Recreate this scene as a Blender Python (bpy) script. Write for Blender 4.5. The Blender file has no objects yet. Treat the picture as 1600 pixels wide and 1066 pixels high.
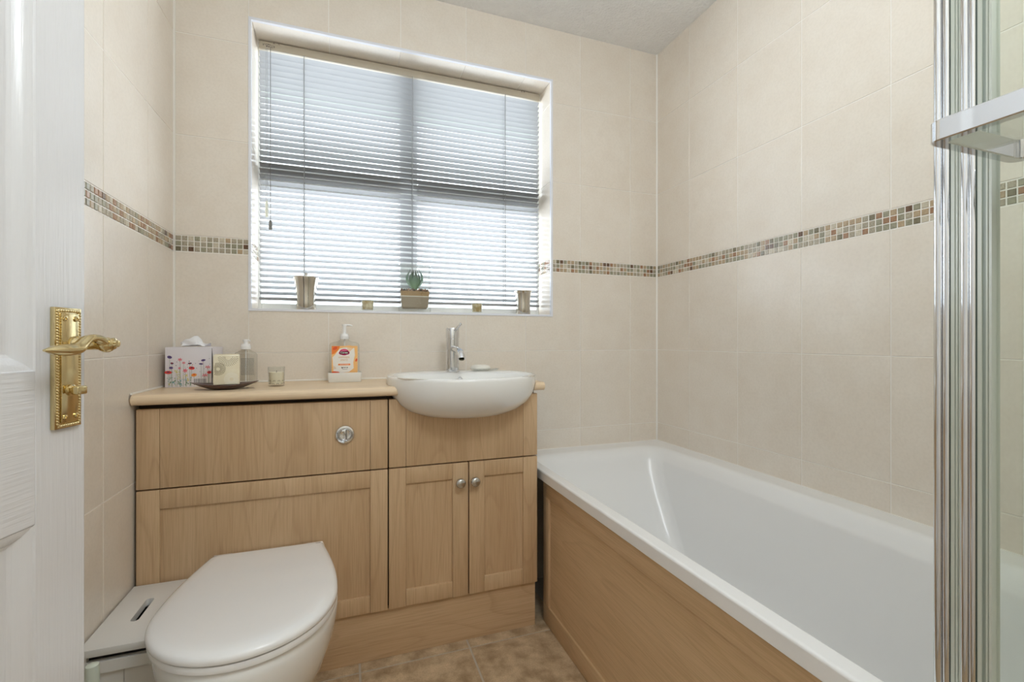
import bpy, bmesh, math, random
from mathutils import Vector, Matrix

rnd = random.Random(7)
PI = math.pi
SC = bpy.context.scene
COL = SC.collection

# ------------------------------------------------------------------ camera, sky, lamps, exposure
cam_d = bpy.data.cameras.new('camera')
cam_d.sensor_width = 36.0
cam_d.lens = 721.0 / 1600.0 * 36.0
cam_d.clip_start = 0.02
cam = bpy.data.objects.new('camera', cam_d)
cam.location = (0, 0, 0.985)
cam.rotation_euler = (PI / 2, 0, -math.atan(257.0 / 721.0))
COL.objects.link(cam)
SC.camera = cam

world = bpy.data.worlds.new('world')
SC.world = world
world.use_nodes = True
bg = world.node_tree.nodes['Background']
bg.inputs['Color'].default_value = (0.88, 0.94, 1.0, 1)
bg.inputs['Strength'].default_value = 10.8

pd = bpy.data.lights.new('window_portal', 'AREA')
pd.shape = 'RECTANGLE'
pd.size, pd.size_y = 1.12, 1.0
pd.cycles.is_portal = True
po = bpy.data.objects.new('window_portal', pd)
po.location = (0.248, 2.02, 1.585)
po.rotation_euler = (-PI / 2, 0, 0)
COL.objects.link(po)

FILL_POS = (0.40, 0.05, 1.97)
ld = bpy.data.lights.new('fill_light', 'POINT')  # unseen point light added as fill for the room
ld.shadow_soft_size = 0.20
ld.energy = 24
ld.color = (0.85, 0.936, 1.0)
lo = bpy.data.objects.new('fill_light', ld)
lo.location = FILL_POS
COL.objects.link(lo)

SC.view_settings.view_transform = 'Standard'
SC.view_settings.look = 'None'
SC.view_settings.gamma = 1.0
SC.view_settings.use_curve_mapping = False
SC.view_settings.exposure = 0.0
SC.cycles.max_bounces = 14
SC.cycles.diffuse_bounces = 8
SC.cycles.glossy_bounces = 6
SC.cycles.transparent_max_bounces = 24
SC.cycles.caustics_reflective = False
SC.cycles.caustics_refractive = False
SC.cycles.sample_clamp_indirect = 6.0
SC.cycles.sample_clamp_direct = 2.5

# ------------------------------------------------------------------ room numbers (metres)
XL, XR = -0.529, 1.3366
YB, YF = 1.77, -0.85
ZC = 2.297
WX0, WX1, WZ0, WZ1 = -0.3085, 0.805, 1.0945, 2.076      # window opening
GR = 0.0015                                              # grout depth
JX = [1.194 - 0.2515 * k for k in range(7)]              # joints of the back wall
JYR = [1.558 - 0.2515 * k for k in range(8)]             # joints of the right wall
JYL = [1.567 - 0.2515 * k for k in range(4)]
JZ = [0.281, 0.613, 0.945, 1.276, 1.329, 1.655, 1.987]
WT = 0.845                                               # worktop height
CY = 1.47                                                # cabinet front plane

# ------------------------------------------------------------------ materials
def lin(c):
    return tuple(((x / 255) / 12.92 if x / 255 <= 0.04045 else ((x / 255 + 0.055) / 1.055) ** 2.4) for x in c) + (1.0,)

def new_mat(name, col, rough=0.5, metal=0.0, coat=0.0, coat_rough=0.05, spec=0.5):
    m = bpy.data.materials.new(name)
    m.use_nodes = True
    b = m.node_tree.nodes['Principled BSDF']
    b.inputs['Base Color'].default_value = lin(col)
    b.inputs['Roughness'].default_value = rough
    b.inputs['Metallic'].default_value = metal
    b.inputs['Coat Weight'].default_value = coat
    b.inputs['Coat Roughness'].default_value = coat_rough
    b.inputs['Specular IOR Level'].default_value = spec
    return m

def N(m, t, **kw):
    n = m.node_tree.nodes.new(t)
    for k, v in kw.items():
        setattr(n, k, v)
    return n

def L(m, a, b):
    m.node_tree.links.new(a, b)

def ramp(m, pts):
    r = N(m, 'ShaderNodeValToRGB')
    e = r.color_ramp.elements
    while len(e) < len(pts):
        e.new(0.5)
    for i, (p, c) in enumerate(pts):
        e[i].position = p
        e[i].color = c
    return r

def bsdf(m):
    return m.node_tree.nodes['Principled BSDF']

def add_bump(m, height, strength, dist):
    b = N(m, 'ShaderNodeBump')
    b.inputs['Strength'].default_value = strength
    b.inputs['Distance'].default_value = dist
    L(m, height, b.inputs['Height'])
    L(m, b.outputs['Normal'], bsdf(m).inputs['Normal'])
    return b

def mottled(name, c0, c1, scale, rough, bump=0.0, coat=0.0, detail=6, fine=0.0, rvar=0.0):
    m = new_mat(name, c0, rough, coat=coat, coat_rough=0.16)
    g = N(m, 'ShaderNodeNewGeometry')
    oi = N(m, 'ShaderNodeObjectInfo')
    ad = N(m, 'ShaderNodeVectorMath', operation='ADD')
    L(m, g.outputs['Position'], ad.inputs[0])
    sc = N(m, 'ShaderNodeVectorMath', operation='SCALE')
    sc.inputs[0].default_value = (7.0, 3.0, 5.0)
    L(m, oi.outputs['Random'], sc.inputs['Scale'])
    L(m, sc.outputs[0], ad.inputs[1])
    n = N(m, 'ShaderNodeTexNoise')
    n.inputs['Scale'].default_value = scale
    n.inputs['Detail'].default_value = detail
    n.inputs['Roughness'].default_value = 0.62
    L(m, ad.outputs[0], n.inputs['Vector'])
    r = ramp(m, [(0.33, lin(c0)), (0.68, lin(c1))])
    L(m, n.outputs['Fac'], r.inputs['Fac'])
    out = r.outputs['Color']
    if fine:
        n2 = N(m, 'ShaderNodeTexNoise')
        n2.inputs['Scale'].default_value = scale * 16
        n2.inputs['Detail'].default_value = 3
        L(m, ad.outputs[0], n2.inputs['Vector'])
        mx = N(m, 'ShaderNodeMix', data_type='RGBA', blend_type='MULTIPLY')
        mx.inputs['Factor'].default_value = fine
        r2 = ramp(m, [(0.3, (0.72, 0.70, 0.66, 1)), (0.6, (1, 1, 1, 1))])
        L(m, n2.outputs['Fac'], r2.inputs['Fac'])
        L(m, out, mx.inputs['A'])
        L(m, r2.outputs['Color'], mx.inputs['B'])
        out = mx.outputs['Result']
    L(m, out, bsdf(m).inputs['Base Color'])
    if bump:
        add_bump(m, n.outputs['Fac'], bump, 0.004)
    return m

def wood(name, axis, c_light, c_mid, c_dark, rough=0.42, lines=0.32):
    """maple foil: long soft grain along the axis, faint cathedral arches"""
    m = new_mat(name, c_mid, rough, spec=0.4)
    tc = N(m, 'ShaderNodeTexCoord')
    oi = N(m, 'ShaderNodeObjectInfo')
    sc = N(m, 'ShaderNodeVectorMath', operation='SCALE')
    sc.inputs[0].default_value = (3.1, 4.7, 2.3)
    L(m, oi.outputs['Random'], sc.inputs['Scale'])
    ad = N(m, 'ShaderNodeVectorMath', operation='ADD')
    L(m, tc.outputs['Object'], ad.inputs[0])
    L(m, sc.outputs[0], ad.inputs[1])
    def noise(along, across, detail, dist=0.0):
        v = [across] * 3
        v['XYZ'.index(axis)] = along
        mp = N(m, 'ShaderNodeMapping')
        mp.inputs['Scale'].default_value = v
        L(m, ad.outputs[0], mp.inputs['Vector'])
        n = N(m, 'ShaderNodeTexNoise')
        n.inputs['Scale'].default_value = 1.0
        n.inputs['Detail'].default_value = detail
        n.inputs['Distortion'].default_value = dist
        L(m, mp.outputs['Vector'], n.inputs['Vector'])
        return n.outputs['Fac']
    broad = noise(1.0, 9.0, 3, 0.4)
    arch = noise(0.75, 6.5, 1.0, 0.15)
    fibre = noise(9.0, 330.0, 3)
    r1 = ramp(m, [(0.30, lin(c_mid)), (0.70, lin(c_light))])
    L(m, broad, r1.inputs['Fac'])
    ml = N(m, 'ShaderNodeMath', operation='MULTIPLY')
    ml.inputs[1].default_value = 11.0
    L(m, arch, ml.inputs[0])
    fr = N(m, 'ShaderNodeMath', operation='FRACT')
    L(m, ml.outputs[0], fr.inputs[0])
    r2 = ramp(m, [(0.0, (0.0, 0.0, 0.0, 1)), (0.80, (0.05, 0.05, 0.05, 1)), (0.95, (0.7, 0.7, 0.7, 1)), (1.0, (0, 0, 0, 1))])
    L(m, fr.outputs[0], r2.inputs['Fac'])
    ml2 = N(m, 'ShaderNodeMath', operation='MULTIPLY')
    ml2.inputs[1].default_value = lines
    L(m, r2.outputs['Color'], ml2.inputs[0])
    mx = N(m, 'ShaderNodeMix', data_type='RGBA')
    L(m, ml2.outputs[0], mx.inputs['Factor'])
    L(m, r1.outputs['Color'], mx.inputs['A'])
    mx.inputs['B'].default_value = lin(c_dark)
    mf = N(m, 'ShaderNodeMix', data_type='RGBA', blend_type='MULTIPLY')
    mf.inputs['Factor'].default_value = 0.45
    r3 = ramp(m, [(0.35, (0.74, 0.70, 0.64, 1)), (0.58, (1, 1, 1, 1))])
    L(m, fibre, r3.inputs['Fac'])
    L(m, mx.outputs['Result'], mf.inputs['A'])
    L(m, r3.outputs['Color'], mf.inputs['B'])
    L(m, mf.outputs['Result'], bsdf(m).inputs['Base Color'])
    add_bump(m, fibre, 0.06, 0.001)
    return m

def clear_glass(name, tint, ior=1.45, refl=1.0):
    m = bpy.data.materials.new(name)
    m.use_nodes = True
    nt = m.node_tree
    nt.nodes.remove(nt.nodes['Principled BSDF'])
    out = nt.nodes['Material Output']
    tr = N(m, 'ShaderNodeBsdfTransparent')
    tr.inputs['Color'].default_value = tint
    gl = N(m, 'ShaderNodeBsdfGlossy')
    gl.inputs['Roughness'].default_value = 0.02
    lw = N(m, 'ShaderNodeLayerWeight')
    pw = N(m, 'ShaderNodeMath', operation='POWER')
    pw.inputs[1].default_value = 4.0
    L(m, lw.outputs['Facing'], pw.inputs[0])
    mu = N(m, 'ShaderNodeMath', operation='MULTIPLY_ADD')
    mu.inputs[1].default_value = 0.85 * refl
    mu.inputs[2].default_value = 0.045 * refl
    mu.use_clamp = True
    L(m, pw.outputs[0], mu.inputs[0])
    mx = N(m, 'ShaderNodeMixShader')
    L(m, mu.outputs[0], mx.inputs[0])
    L(m, tr.outputs[0], mx.inputs[1])
    L(m, gl.outputs[0], mx.inputs[2])
    L(m, mx.outputs[0], out.inputs['Surface'])
    return m

M = {}
M['tile'] = mottled('cream wall tile', (230, 222, 211), (225, 215, 202), 9.0, 0.32, fine=0.18, coat=0.35)
M['grout'] = new_mat('pale wall grout', (240, 236, 230), 0.8)
M['trim'] = new_mat('white tile trim', (228, 230, 238), 0.25)
M['ceil'] = mottled('stippled white ceiling', (232, 232, 232), (237, 237, 237), 30, 0.85)
n = N(M['ceil'], 'ShaderNodeTexNoise')
n.inputs['Scale'].default_value = 95
n.inputs['Detail'].default_value = 5
g = N(M['ceil'], 'ShaderNodeNewGeometry')
L(M['ceil'], g.outputs['Position'], n.inputs['Vector'])
add_bump(M['ceil'], n.outputs['Fac'], 0.8, 0.008)
M['plaster'] = new_mat('painted plaster', (226, 220, 208), 0.7)
M['floor_tile'] = mottled('brown stone floor tile', (212, 188, 156), (156, 132, 102), 17.0, 0.42, bump=0.12, fine=0.85)
M['floor_grout'] = new_mat('grey floor grout', (186, 176, 160), 0.85)
WL, WM, WD = (206, 177, 142), (195, 164, 128), (156, 124, 92)
M['wood_z'] = wood('maple foil upright grain', 'Z', WL, WM, WD)
M['wood_x'] = wood('maple foil level grain', 'X', WL, WM, WD)
M['wood_y'] = wood('maple foil bath panel', 'Y', (212, 183, 147), (201, 171, 133), (162, 130, 94), lines=0.25)
M['worktop'] = wood('pale beech worktop', 'X', (234, 212, 182), (228, 204, 172), (210, 180, 142), 0.36, lines=0.12)
M['carcass'] = new_mat('dark carcass', (62, 48, 36), 0.7)
M['ceramic'] = new_mat('white glazed ceramic', (236, 236, 234), 0.12, coat=0.6)
M['acrylic'] = new_mat('white bath acrylic', (233, 233, 233), 0.28, coat=0.2, coat_rough=0.14)
M['seat'] = new_mat('white seat plastic', (236, 236, 236), 0.10, coat=1.0, coat_rough=0.02)
M['chrome'] = new_mat('polished chrome', (225, 227, 230), 0.07, metal=1.0)
M['chrome_soft'] = new_mat('satin chrome', (200, 200, 198), 0.2, metal=1.0)
M['steel'] = new_mat('polished steel', (205, 200, 190), 0.13, metal=1.0)
M['brass'] = new_mat('aged brass', (216, 198, 152), 0.16, metal=1.0)
M['dark'] = new_mat('painted shade and wick black', (22, 20, 20), 0.7)  # near-black for wicks and for shade painted as parts
M['rubber'] = new_mat('brown seal', (150, 138, 128), 0.5)
M['grey_seal'] = new_mat('grey green seal', (140, 150, 140), 0.4)
M['green_edge'] = new_mat('green glass edge', (84, 100, 90), 0.2)
M['upvc'] = new_mat('white window plastic', (236, 238, 238), 0.3)
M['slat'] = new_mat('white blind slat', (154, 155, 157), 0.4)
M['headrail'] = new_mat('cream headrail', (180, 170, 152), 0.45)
M['cord'] = new_mat('grey blind cord', (150, 152, 152), 0.7)
M['cord_dark'] = new_mat('dark cord weight', (110, 108, 104), 0.4)
M['white_box'] = new_mat('white painted board', (226, 224, 220), 0.45)
M['white_plastic'] = new_mat('white plastic', (238, 238, 238), 0.3)
M['pale_green'] = new_mat('pale green white plastic', (218, 226, 212), 0.35)
M['screen_glass'] = clear_glass('shower screen glass', (0.970, 0.983, 0.966, 1), refl=0.6)
M['clear'] = clear_glass('clear glass', (0.97, 0.98, 0.975, 1))
M['liquid'] = clear_glass('pale clear plastic', (0.95, 0.955, 0.94, 1))
M['frost'] = new_mat('frosted pale shelf', (222, 220, 228), 0.5)
M['sealant'] = new_mat('white sealant', (235, 232, 226), 0.5)

# white door paint with an embossed grain (one for stiles, one for rails)
def door_paint(name, axis):
    m = new_mat(name, (224, 224, 226), 0.22, coat=0.5, coat_rough=0.10)
    tc = N(m, 'ShaderNodeTexCoord')
    mp = N(m, 'ShaderNodeMapping')
    v = [210.0] * 3
    v['XYZ'.index(axis)] = 8.0
    mp.inputs['Scale'].default_value = v
    L(m, tc.outputs['Object'], mp.inputs['Vector'])
    nn = N(m, 'ShaderNodeTexNoise')
    nn.inputs['Scale'].default_value = 1.0
    nn.inputs['Detail'].default_value = 3
    L(m, mp.outputs['Vector'], nn.inputs['Vector'])
    add_bump(m, nn.outputs['Fac'], 0.55, 0.0018)
    return m
M['door_v'] = door_paint('white door paint upright grain', 'Z')
M['door_h'] = door_paint('white door paint level grain', 'X')

# obscure glass: clear with a pattern of small dark flecks low down
def obscure():
    m = clear_glass('patterned window glass', (0.96, 0.98, 0.98, 1))
    tr = [x for x in m.node_tree.nodes if x.type == 'BSDF_TRANSPARENT'][0]
    g = N(m, 'ShaderNodeNewGeometry')
    nn = N(m, 'ShaderNodeTexNoise')
    nn.inputs['Scale'].default_value = 75
    nn.inputs['Detail'].default_value = 2
    nn.inputs['Distortion'].default_value = 1.5
    L(m, g.outputs['Position'], nn.inputs['Vector'])
    r = ramp(m, [(0.56, (0, 0, 0, 1)), (0.60, (1, 1, 1, 1)), (0.64, (0, 0, 0, 1))])
    L(m, nn.outputs['Fac'], r.inputs['Fac'])
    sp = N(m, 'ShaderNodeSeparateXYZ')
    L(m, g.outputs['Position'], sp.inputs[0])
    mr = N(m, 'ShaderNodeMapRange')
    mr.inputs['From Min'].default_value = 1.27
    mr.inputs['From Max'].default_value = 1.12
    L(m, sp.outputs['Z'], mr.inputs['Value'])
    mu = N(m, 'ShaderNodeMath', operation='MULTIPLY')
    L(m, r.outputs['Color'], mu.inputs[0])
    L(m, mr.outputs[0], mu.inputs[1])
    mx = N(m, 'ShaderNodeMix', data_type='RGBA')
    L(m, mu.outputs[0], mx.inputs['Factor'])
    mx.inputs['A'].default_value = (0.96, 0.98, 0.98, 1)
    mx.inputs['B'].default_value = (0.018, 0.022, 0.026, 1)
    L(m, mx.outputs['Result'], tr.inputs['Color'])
    return m
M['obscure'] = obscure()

CHIP = []
for nm, c, ro in (('copper chip', (164, 126, 96), 0.2), ('sparkle beige chip', (192, 182, 162), 0.16), ('sage chip', (158, 154, 132), 0.2),
                  ('cream chip', (206, 196, 176), 0.25), ('tan chip', (184, 162, 132), 0.2), ('olive chip', (128, 120, 96), 0.2),
                  ('brown chip', (112, 84, 62), 0.2)):
    mm = mottled(nm, c, tuple(max(0, x - (60 if 'sparkle' in nm else 24)) for x in c), 420 if 'sparkle' in nm else 160, ro, coat=0.5)
    CHIP.append(mm)
CHIP_W = [0, 1, 1, 1, 2, 2, 3, 3, 4, 4, 5, 6, 1, 2, 4, 0]

# ------------------------------------------------------------------ object helpers
WM_ = {}                                     # world matrix of every parent

def wmat(o):
    return WM_.get(o.name, Matrix.Identity(4))

def finish(me, smooth):
    if smooth:
        me.shade_smooth()
        me.set_sharp_from_angle(angle=math.radians(smooth))

def obj(name, bm, mats, parent=None, smooth=0, world=True):
    """link a bmesh as ONE mesh object; world coordinates are turned into the parent's own"""
    bmesh.ops.recalc_face_normals(bm, faces=bm.faces[:])
    if parent is not None and world:
        bm.transform(wmat(parent).inverted())
    me = bpy.data.meshes.new(name)
    bm.to_mesh(me)
    bm.free()
    for x in (mats if isinstance(mats, (list, tuple)) else [mats]):
        me.materials.append(x)
    finish(me, smooth)
    o = bpy.data.objects.new(name, me)
    COL.objects.link(o)
    if parent is not None:
        o.parent = parent
        WM_[o.name] = wmat(parent)
    return o

def tag(o, label, cat, group=None):
    o['label'] = label
    o['category'] = cat
    if group:
        o['group'] = group
    return o

def thing(name, label, cat, loc, rotz=0.0, group=None):
    o = bpy.data.objects.new(name, None)
    o.empty_display_size = 0.05
    o.location = loc
    o.rotation_euler = (0, 0, rotz)
    COL.objects.link(o)
    WM_[o.name] = Matrix.Translation(loc) @ Matrix.Rotation(rotz, 4, 'Z')
    return tag(o, label, cat, group)

def struct(name, bm, mats, parent=None, smooth=0):
    o = obj(name, bm, mats, parent, smooth)
    if parent is None:
        o['kind'] = 'structure'
    return o

def BM():
    return bmesh.new()

def box(bm, x0, x1, y0, y1, z0, z1, bev=0.0, seg=2, mi=0):
    r = bmesh.ops.create_cube(bm, size=1.0)
    vs = r['verts']
    for v in vs:
        v.co = Vector(((x0 + x1) / 2 + v.co.x * (x1 - x0), (y0 + y1) / 2 + v.co.y * (y1 - y0), (z0 + z1) / 2 + v.co.z * (z1 - z0)))
    fs = set(f for v in vs for f in v.link_faces)
    if bev:
        es = list(set(e for v in vs for e in v.link_edges))
        rr = bmesh.ops.bevel(bm, geom=es, offset=bev, segments=seg, profile=0.5, affect='EDGES')
        fs = set(f for f in bm.faces if f in fs or f in set(rr['faces']))
    for f in fs:
        if f.is_valid:
            f.material_index = mi
    return bm

def lathe(bm, prof, c=(0, 0, 0), seg=28, axis='Z', mi=0):
    """profile of (radius, height) turned about an axis through c"""
    c = Vector(c)
    rings = []
    for r, h in prof:
        ring = []
        if r < 1e-6:
            p = Vector((0, 0, h))
            ring = [p]
        else:
            ring = [Vector((r * math.cos(2 * PI * k / seg), r * math.sin(2 * PI * k / seg), h)) for k in range(seg)]
        out = []
        for p in ring:
            if axis == 'X':
                p = Vector((p.z, p.x, p.y))
            elif axis == 'Y':
                p = Vector((p.y, p.z, p.x))
            elif axis == '-Y':
                p = Vector((p.x, -p.z, p.y))
            out.append(bm.verts.new(c + p))
        rings.append(out)
    for a, b in zip(rings, rings[1:]):
        for k in range(seg):
            q = [a[k % len(a)], a[(k + 1) % len(a)], b[(k + 1) % len(b)], b[k % len(b)]]
            u = []
            for v in q:
                if v not in u:
                    u.append(v)
            if len(u) > 2:
                f = bm.faces.new(u)
                f.material_index = mi
    return bm

def tube(bm, pts, rad, seg=10, cap=True, flat=1.0, mi=0):
    pts = [Vector(p) for p in pts]
    rads = rad if isinstance(rad, (list, tuple)) else [rad] * len(pts)
    t0 = (pts[1] - pts[0]).normalized()
    up = Vector((0, 0, 1)) if abs(t0.z) < 0.9 else Vector((1, 0, 0))
    u = t0.cross(up).normalized()
    rings = []
    for i, p in enumerate(pts):
        t = (pts[min(i + 1, len(pts) - 1)] - pts[max(i - 1, 0)]).normalized()
        u = (u - t * u.dot(t)).normalized()
        w = t.cross(u)
        rings.append([bm.verts.new(p + (u * math.cos(2 * PI * k / seg) + w * math.sin(2 * PI * k / seg) * flat) * rads[i]) for k in range(seg)])
    for a, b in zip(rings, rings[1:]):
        for k in range(seg):
            f = bm.faces.new([a[k], a[(k + 1) % seg], b[(k + 1) % seg], b[k]])
            f.material_index = mi
    if cap:
        bm.faces.new(rings[0][::-1]).material_index = mi
        bm.faces.new(rings[-1]).material_index = mi
    return bm

def loft(bm, loops, cap0=False, cap1=False, mi=0):
    rs = [[bm.verts.new(p) for p in lp] for lp in loops]
    n_ = len(rs[0])
    for a, b in zip(rs, rs[1:]):
        for k in range(n_):
            bm.faces.new([a[k], a[(k + 1) % n_], b[(k + 1) % n_], b[k]]).material_index = mi
    if cap0:
        bm.faces.new(rs[0][::-1]).material_index = mi
    if cap1:
        bm.faces.new(rs[-1]).material_index = mi
    return bm

def prism(bm, poly, fn, d0, d1, mi=0):
    """polygon of (a,b) pulled from d0 to d1; fn(a,b,d) gives the point"""
    return loft(bm, [[fn(a, b, d0) for a, b in poly], [fn(a, b, d1) for a, b in poly]], True, True, mi)

def ball(bm, c, r, sx=1, sy=1, sz=1, u=10, v=7, rot=None, mi=0):
    mt = Matrix.Translation(c) @ (rot.to_4x4() if rot else Matrix.Identity(4)) @ Matrix.Diagonal((sx, sy, sz, 1))
    rr = bmesh.ops.create_uvsphere(bm, u_segments=u, v_segments=v, radius=r, matrix=mt)
    for f in set(f for w in rr['verts'] for f in w.link_faces):
        f.material_index = mi
    return bm

def cut(o, cutter_bm):
    """take the cutter's volume out of a part and keep the result as its mesh"""
    me = bpy.data.meshes.new('cutter')
    bmesh.ops.recalc_face_normals(cutter_bm, faces=cutter_bm.faces[:])
    cutter_bm.to_mesh(me)
    cutter_bm.free()
    c = bpy.data.objects.new('cutter', me)
    COL.objects.link(c)
    md = o.modifiers.new('cut', 'BOOLEAN')
    md.operation = 'DIFFERENCE'
    md.solver = 'EXACT'
    md.object = c
    bpy.context.view_layer.update()
    dg = bpy.context.evaluated_depsgraph_get()
    res = bpy.data.meshes.new_from_object(o.evaluated_get(dg))
    o.modifiers.clear()
    o.data = res
    bpy.data.objects.remove(c)
    return o

def text_into(bm, s, size, fn, mi=0, bold=0.0, sx=1.0):
    cu = bpy.data.curves.new('lettering', 'FONT')
    cu.body = s
    cu.size = size
    cu.offset = bold
    cu.align_x = 'CENTER'
    cu.align_y = 'CENTER'
    cu.resolution_u = 2
    o = bpy.data.objects.new('lettering', cu)
    COL.objects.link(o)
    bpy.context.view_layer.update()
    me = bpy.data.meshes.new_from_object(o.evaluated_get(bpy.context.evaluated_depsgraph_get()))
    vs = [bm.verts.new(fn(v.co.x * sx, v.co.y)) for v in me.vertices]
    for p in me.polygons:
        try:
            bm.faces.new([vs[i] for i in p.vertices]).material_index = mi
        except ValueError:
            pass
    bpy.data.objects.remove(o)
    bpy.data.curves.remove(cu)
    bpy.data.meshes.remove(me)

def disc(bm, fn, a, b, ra, rb, seg=14, rot=0.0, mi=0):
    vs = []
    for k in range(seg):
        t = 2 * PI * k / seg
        x, y = ra * math.cos(t), rb * math.sin(t)
        vs.append(bm.verts.new(fn(a + x * math.cos(rot) - y * math.sin(rot), b + x * math.sin(rot) + y * math.cos(rot))))
    bm.faces.new(vs).material_index = mi

def flat(bm, fn, pts, mi=0):
    bm.faces.new([bm.verts.new(fn(a, b)) for a, b in pts]).material_index = mi

# ------------------------------------------------------------------ tiles
FR = {'back': (Vector((1, 0, 0)), Vector((0, 0, 1)), Vector((0, -1, 0))),
      'right': (Vector((0, -1, 0)), Vector((0, 0, 1)), Vector((-1, 0, 0))),
      'left': (Vector((0, 1, 0)), Vector((0, 0, 1)), Vector((1, 0, 0))),
      'up': (Vector((1, 0, 0)), Vector((0, 1, 0)), Vector((0, 0, 1))),
      'down': (Vector((1, 0, 0)), Vector((0, -1, 0)), Vector((0, 0, -1)))}
TILE_ME = {}

def tile_mesh(w, h, mat, t=GR, bev=0.0007, name='tile'):
    key = (round(w, 4), round(h, 4), mat.name, t)
    if key in TILE_ME:
        return TILE_ME[key]
    bm = BM()
    a, b = w / 2, h / 2
    def ring(i, z):
        return [Vector((-a + i, -b + i, z)), Vector((a - i, -b + i, z)), Vector((a - i, b - i, z)), Vector((-a + i, b - i, z))]
    loft(bm, [ring(0, -t), ring(0, -bev), ring(bev, 0)], False, True)
    bmesh.ops.recalc_face_normals(bm, faces=bm.faces[:])
    me = bpy.data.meshes.new(name)
    bm.to_mesh(me)
    bm.free()
    me.materials.append(mat)
    TILE_ME[key] = me
    return me

def place(name, me, parent, frame, pt):
    u, v, nn = FR[frame]
    o = bpy.data.objects.new(name, me)
    mt = Matrix((u, v, nn)).transposed().to_4x4()
    mt.translation = pt
    o.matrix_local = mt
    o.parent = parent
    COL.objects.link(o)
    return o

def rows(lo, hi, joints):
    e = [lo] + sorted(j for j in joints if lo + 0.004 < j < hi - 0.004) + [hi]
    return list(zip(e, e[1:]))

J = 0.0013                                   # half a joint

def lay(parent, frame, plane, us, vs, mat, skip=None, name='tile', j=J, t=GR):
    for a0, a1 in us:
        for b0, b1 in vs:
            if skip and skip(a0, a1, b0, b1):
                continue
            me = tile_mesh(a1 - a0 - 2 * j, b1 - b0 - 2 * j, mat, t, name=name)
            a, b = (a0 + a1) / 2, (b0 + b1) / 2
            p = {'back': (a, plane, b), 'right': (plane, a, b), 'left': (plane, a, b), 'up': (a, b, plane), 'down': (a, b, plane)}[frame]
            place(name, me, parent, frame, Vector(p))

CHIP_ME = []
def chips(parent, frame, plane, lo, hi):
    """three rows of glass mosaic between z 1.276 and 1.329"""
    if not CHIP_ME:
        for cm in CHIP:
            CHIP_ME.append(tile_mesh(0.0147, 0.0147, cm, GR + 0.0004, 0.0012, 'mosaic_tile'))
    k = max(1, round((hi - lo) / 0.01735))
    p = (hi - lo) / k
    for i in range(k):
        for r in range(3):
            a = lo + (i + 0.5) * p
            z = 1.2765 + 0.0087 + r * 0.01735
            q = {'back': (a, plane - 0.0003, z), 'right': (plane - 0.0003, a, z), 'left': (plane + 0.0003, a, z)}[frame]
            place('mosaic_tile', CHIP_ME[CHIP_W[rnd.randrange(len(CHIP_W))]], parent, frame, Vector(q))

# ------------------------------------------------------------------ the setting
bm = BM()
box(bm, XL - 0.4, XR + 0.1, YF - 0.1, YB + 0.3, -0.12, -0.0025)
floor = struct('floor', bm, M['floor_grout'])
fx = rows(XL, 0.70, [0.035 + 0.3355 * k for k in range(-2, 3)])
fy = rows(YF, YB, [1.442 - 0.3355 * k for k in range(0, 8)])
lay(floor, 'up', 0.0, fx, fy, M['floor_tile'], name='floor_tile', j=0.0032, t=0.0025)

bm = BM()
box(bm, XL - 1.2, XR + 0.1, YF - 0.1, YB + 0.30, ZC, ZC + 0.1)
struct('ceiling', bm, M['ceil'])

# back wall with the window hole, and its tiles
bm = BM()
YW = 1.906
for y0, y1, ex_ in ((YB + GR, YW, 0.0), (YW, YB + 0.27, 0.030)):
    box(bm, XL - 0.1, WX0 - GR - ex_, y0, y1, -0.12, ZC)
    box(bm, WX1 + GR + ex_, XR + 0.1, y0, y1, -0.12, ZC)
    box(bm, WX0 - GR - ex_, WX1 + GR + ex_, y0, y1, -0.12, WZ0 - GR - ex_)
    box(bm, WX0 - GR - ex_, WX1 + GR + ex_, y0, y1, WZ1 + GR + ex_, ZC)
wall_back = struct('wall_back', bm, M['grout'])
xs = rows(XL, XR, JX)
zall = rows(0.0, ZC, JZ)
zs = [r for r in zall if abs(r[0] - 1.276) > 0.01]

def cut_tile(parent, a0, a1, b0, b1):
    """a back-wall tile trimmed round the window corner"""
    a0 += J; a1 -= J; b0 += J; b1 -= J
    ax = sorted({a0, a1, *[w for w in (WX0, WX1) if a0 < w < a1]})
    bz = sorted({b0, b1, *[w for w in (WZ0, WZ1) if b0 < w < b1]})
    bm = BM()
    vv = {}
    def V(i, k):
        if (i, k) not in vv:
            vv[(i, k)] = bm.verts.new((ax[i], YB, bz[k]))
        return vv[(i, k)]
    any_ = False
    for i in range(len(ax) - 1):
        for k in range(len(bz) - 1):
            mx, mz = (ax[i] + ax[i + 1]) / 2, (bz[k] + bz[k + 1]) / 2
            if WX0 < mx < WX1 and WZ0 < mz < WZ1:
                continue
            bm.faces.new([V(i, k), V(i + 1, k), V(i + 1, k + 1), V(i, k + 1)])
            any_ = True
    if not any_:
        bm.free()
        return
    for e in [e for e in bm.edges if e.is_boundary]:
        p, q = e.verts
        bm.faces.new([p, q, bm.verts.new(q.co + Vector((0, GR, 0))), bm.verts.new(p.co + Vector((0, GR, 0)))])
    bmesh.ops.remove_doubles(bm, verts=bm.verts[:], dist=1e-6)
    o = obj('tile', bm, M['tile'], parent)

def over_window(a0, a1, b0, b1):
    if a1 > WX0 and a0 < WX1 and b1 > WZ0 and b0 < WZ1:
        cut_tile(wall_back, a0, a1, b0, b1)
        return True
    return False
lay(wall_back, 'back', YB, xs, zs, M['tile'], over_window)
chips(wall_back, 'back', YB, XL + 0.004, WX0 - 0.006)
chips(wall_back, 'back', YB, WX1 + 0.006, XR - 0.004)
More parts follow.
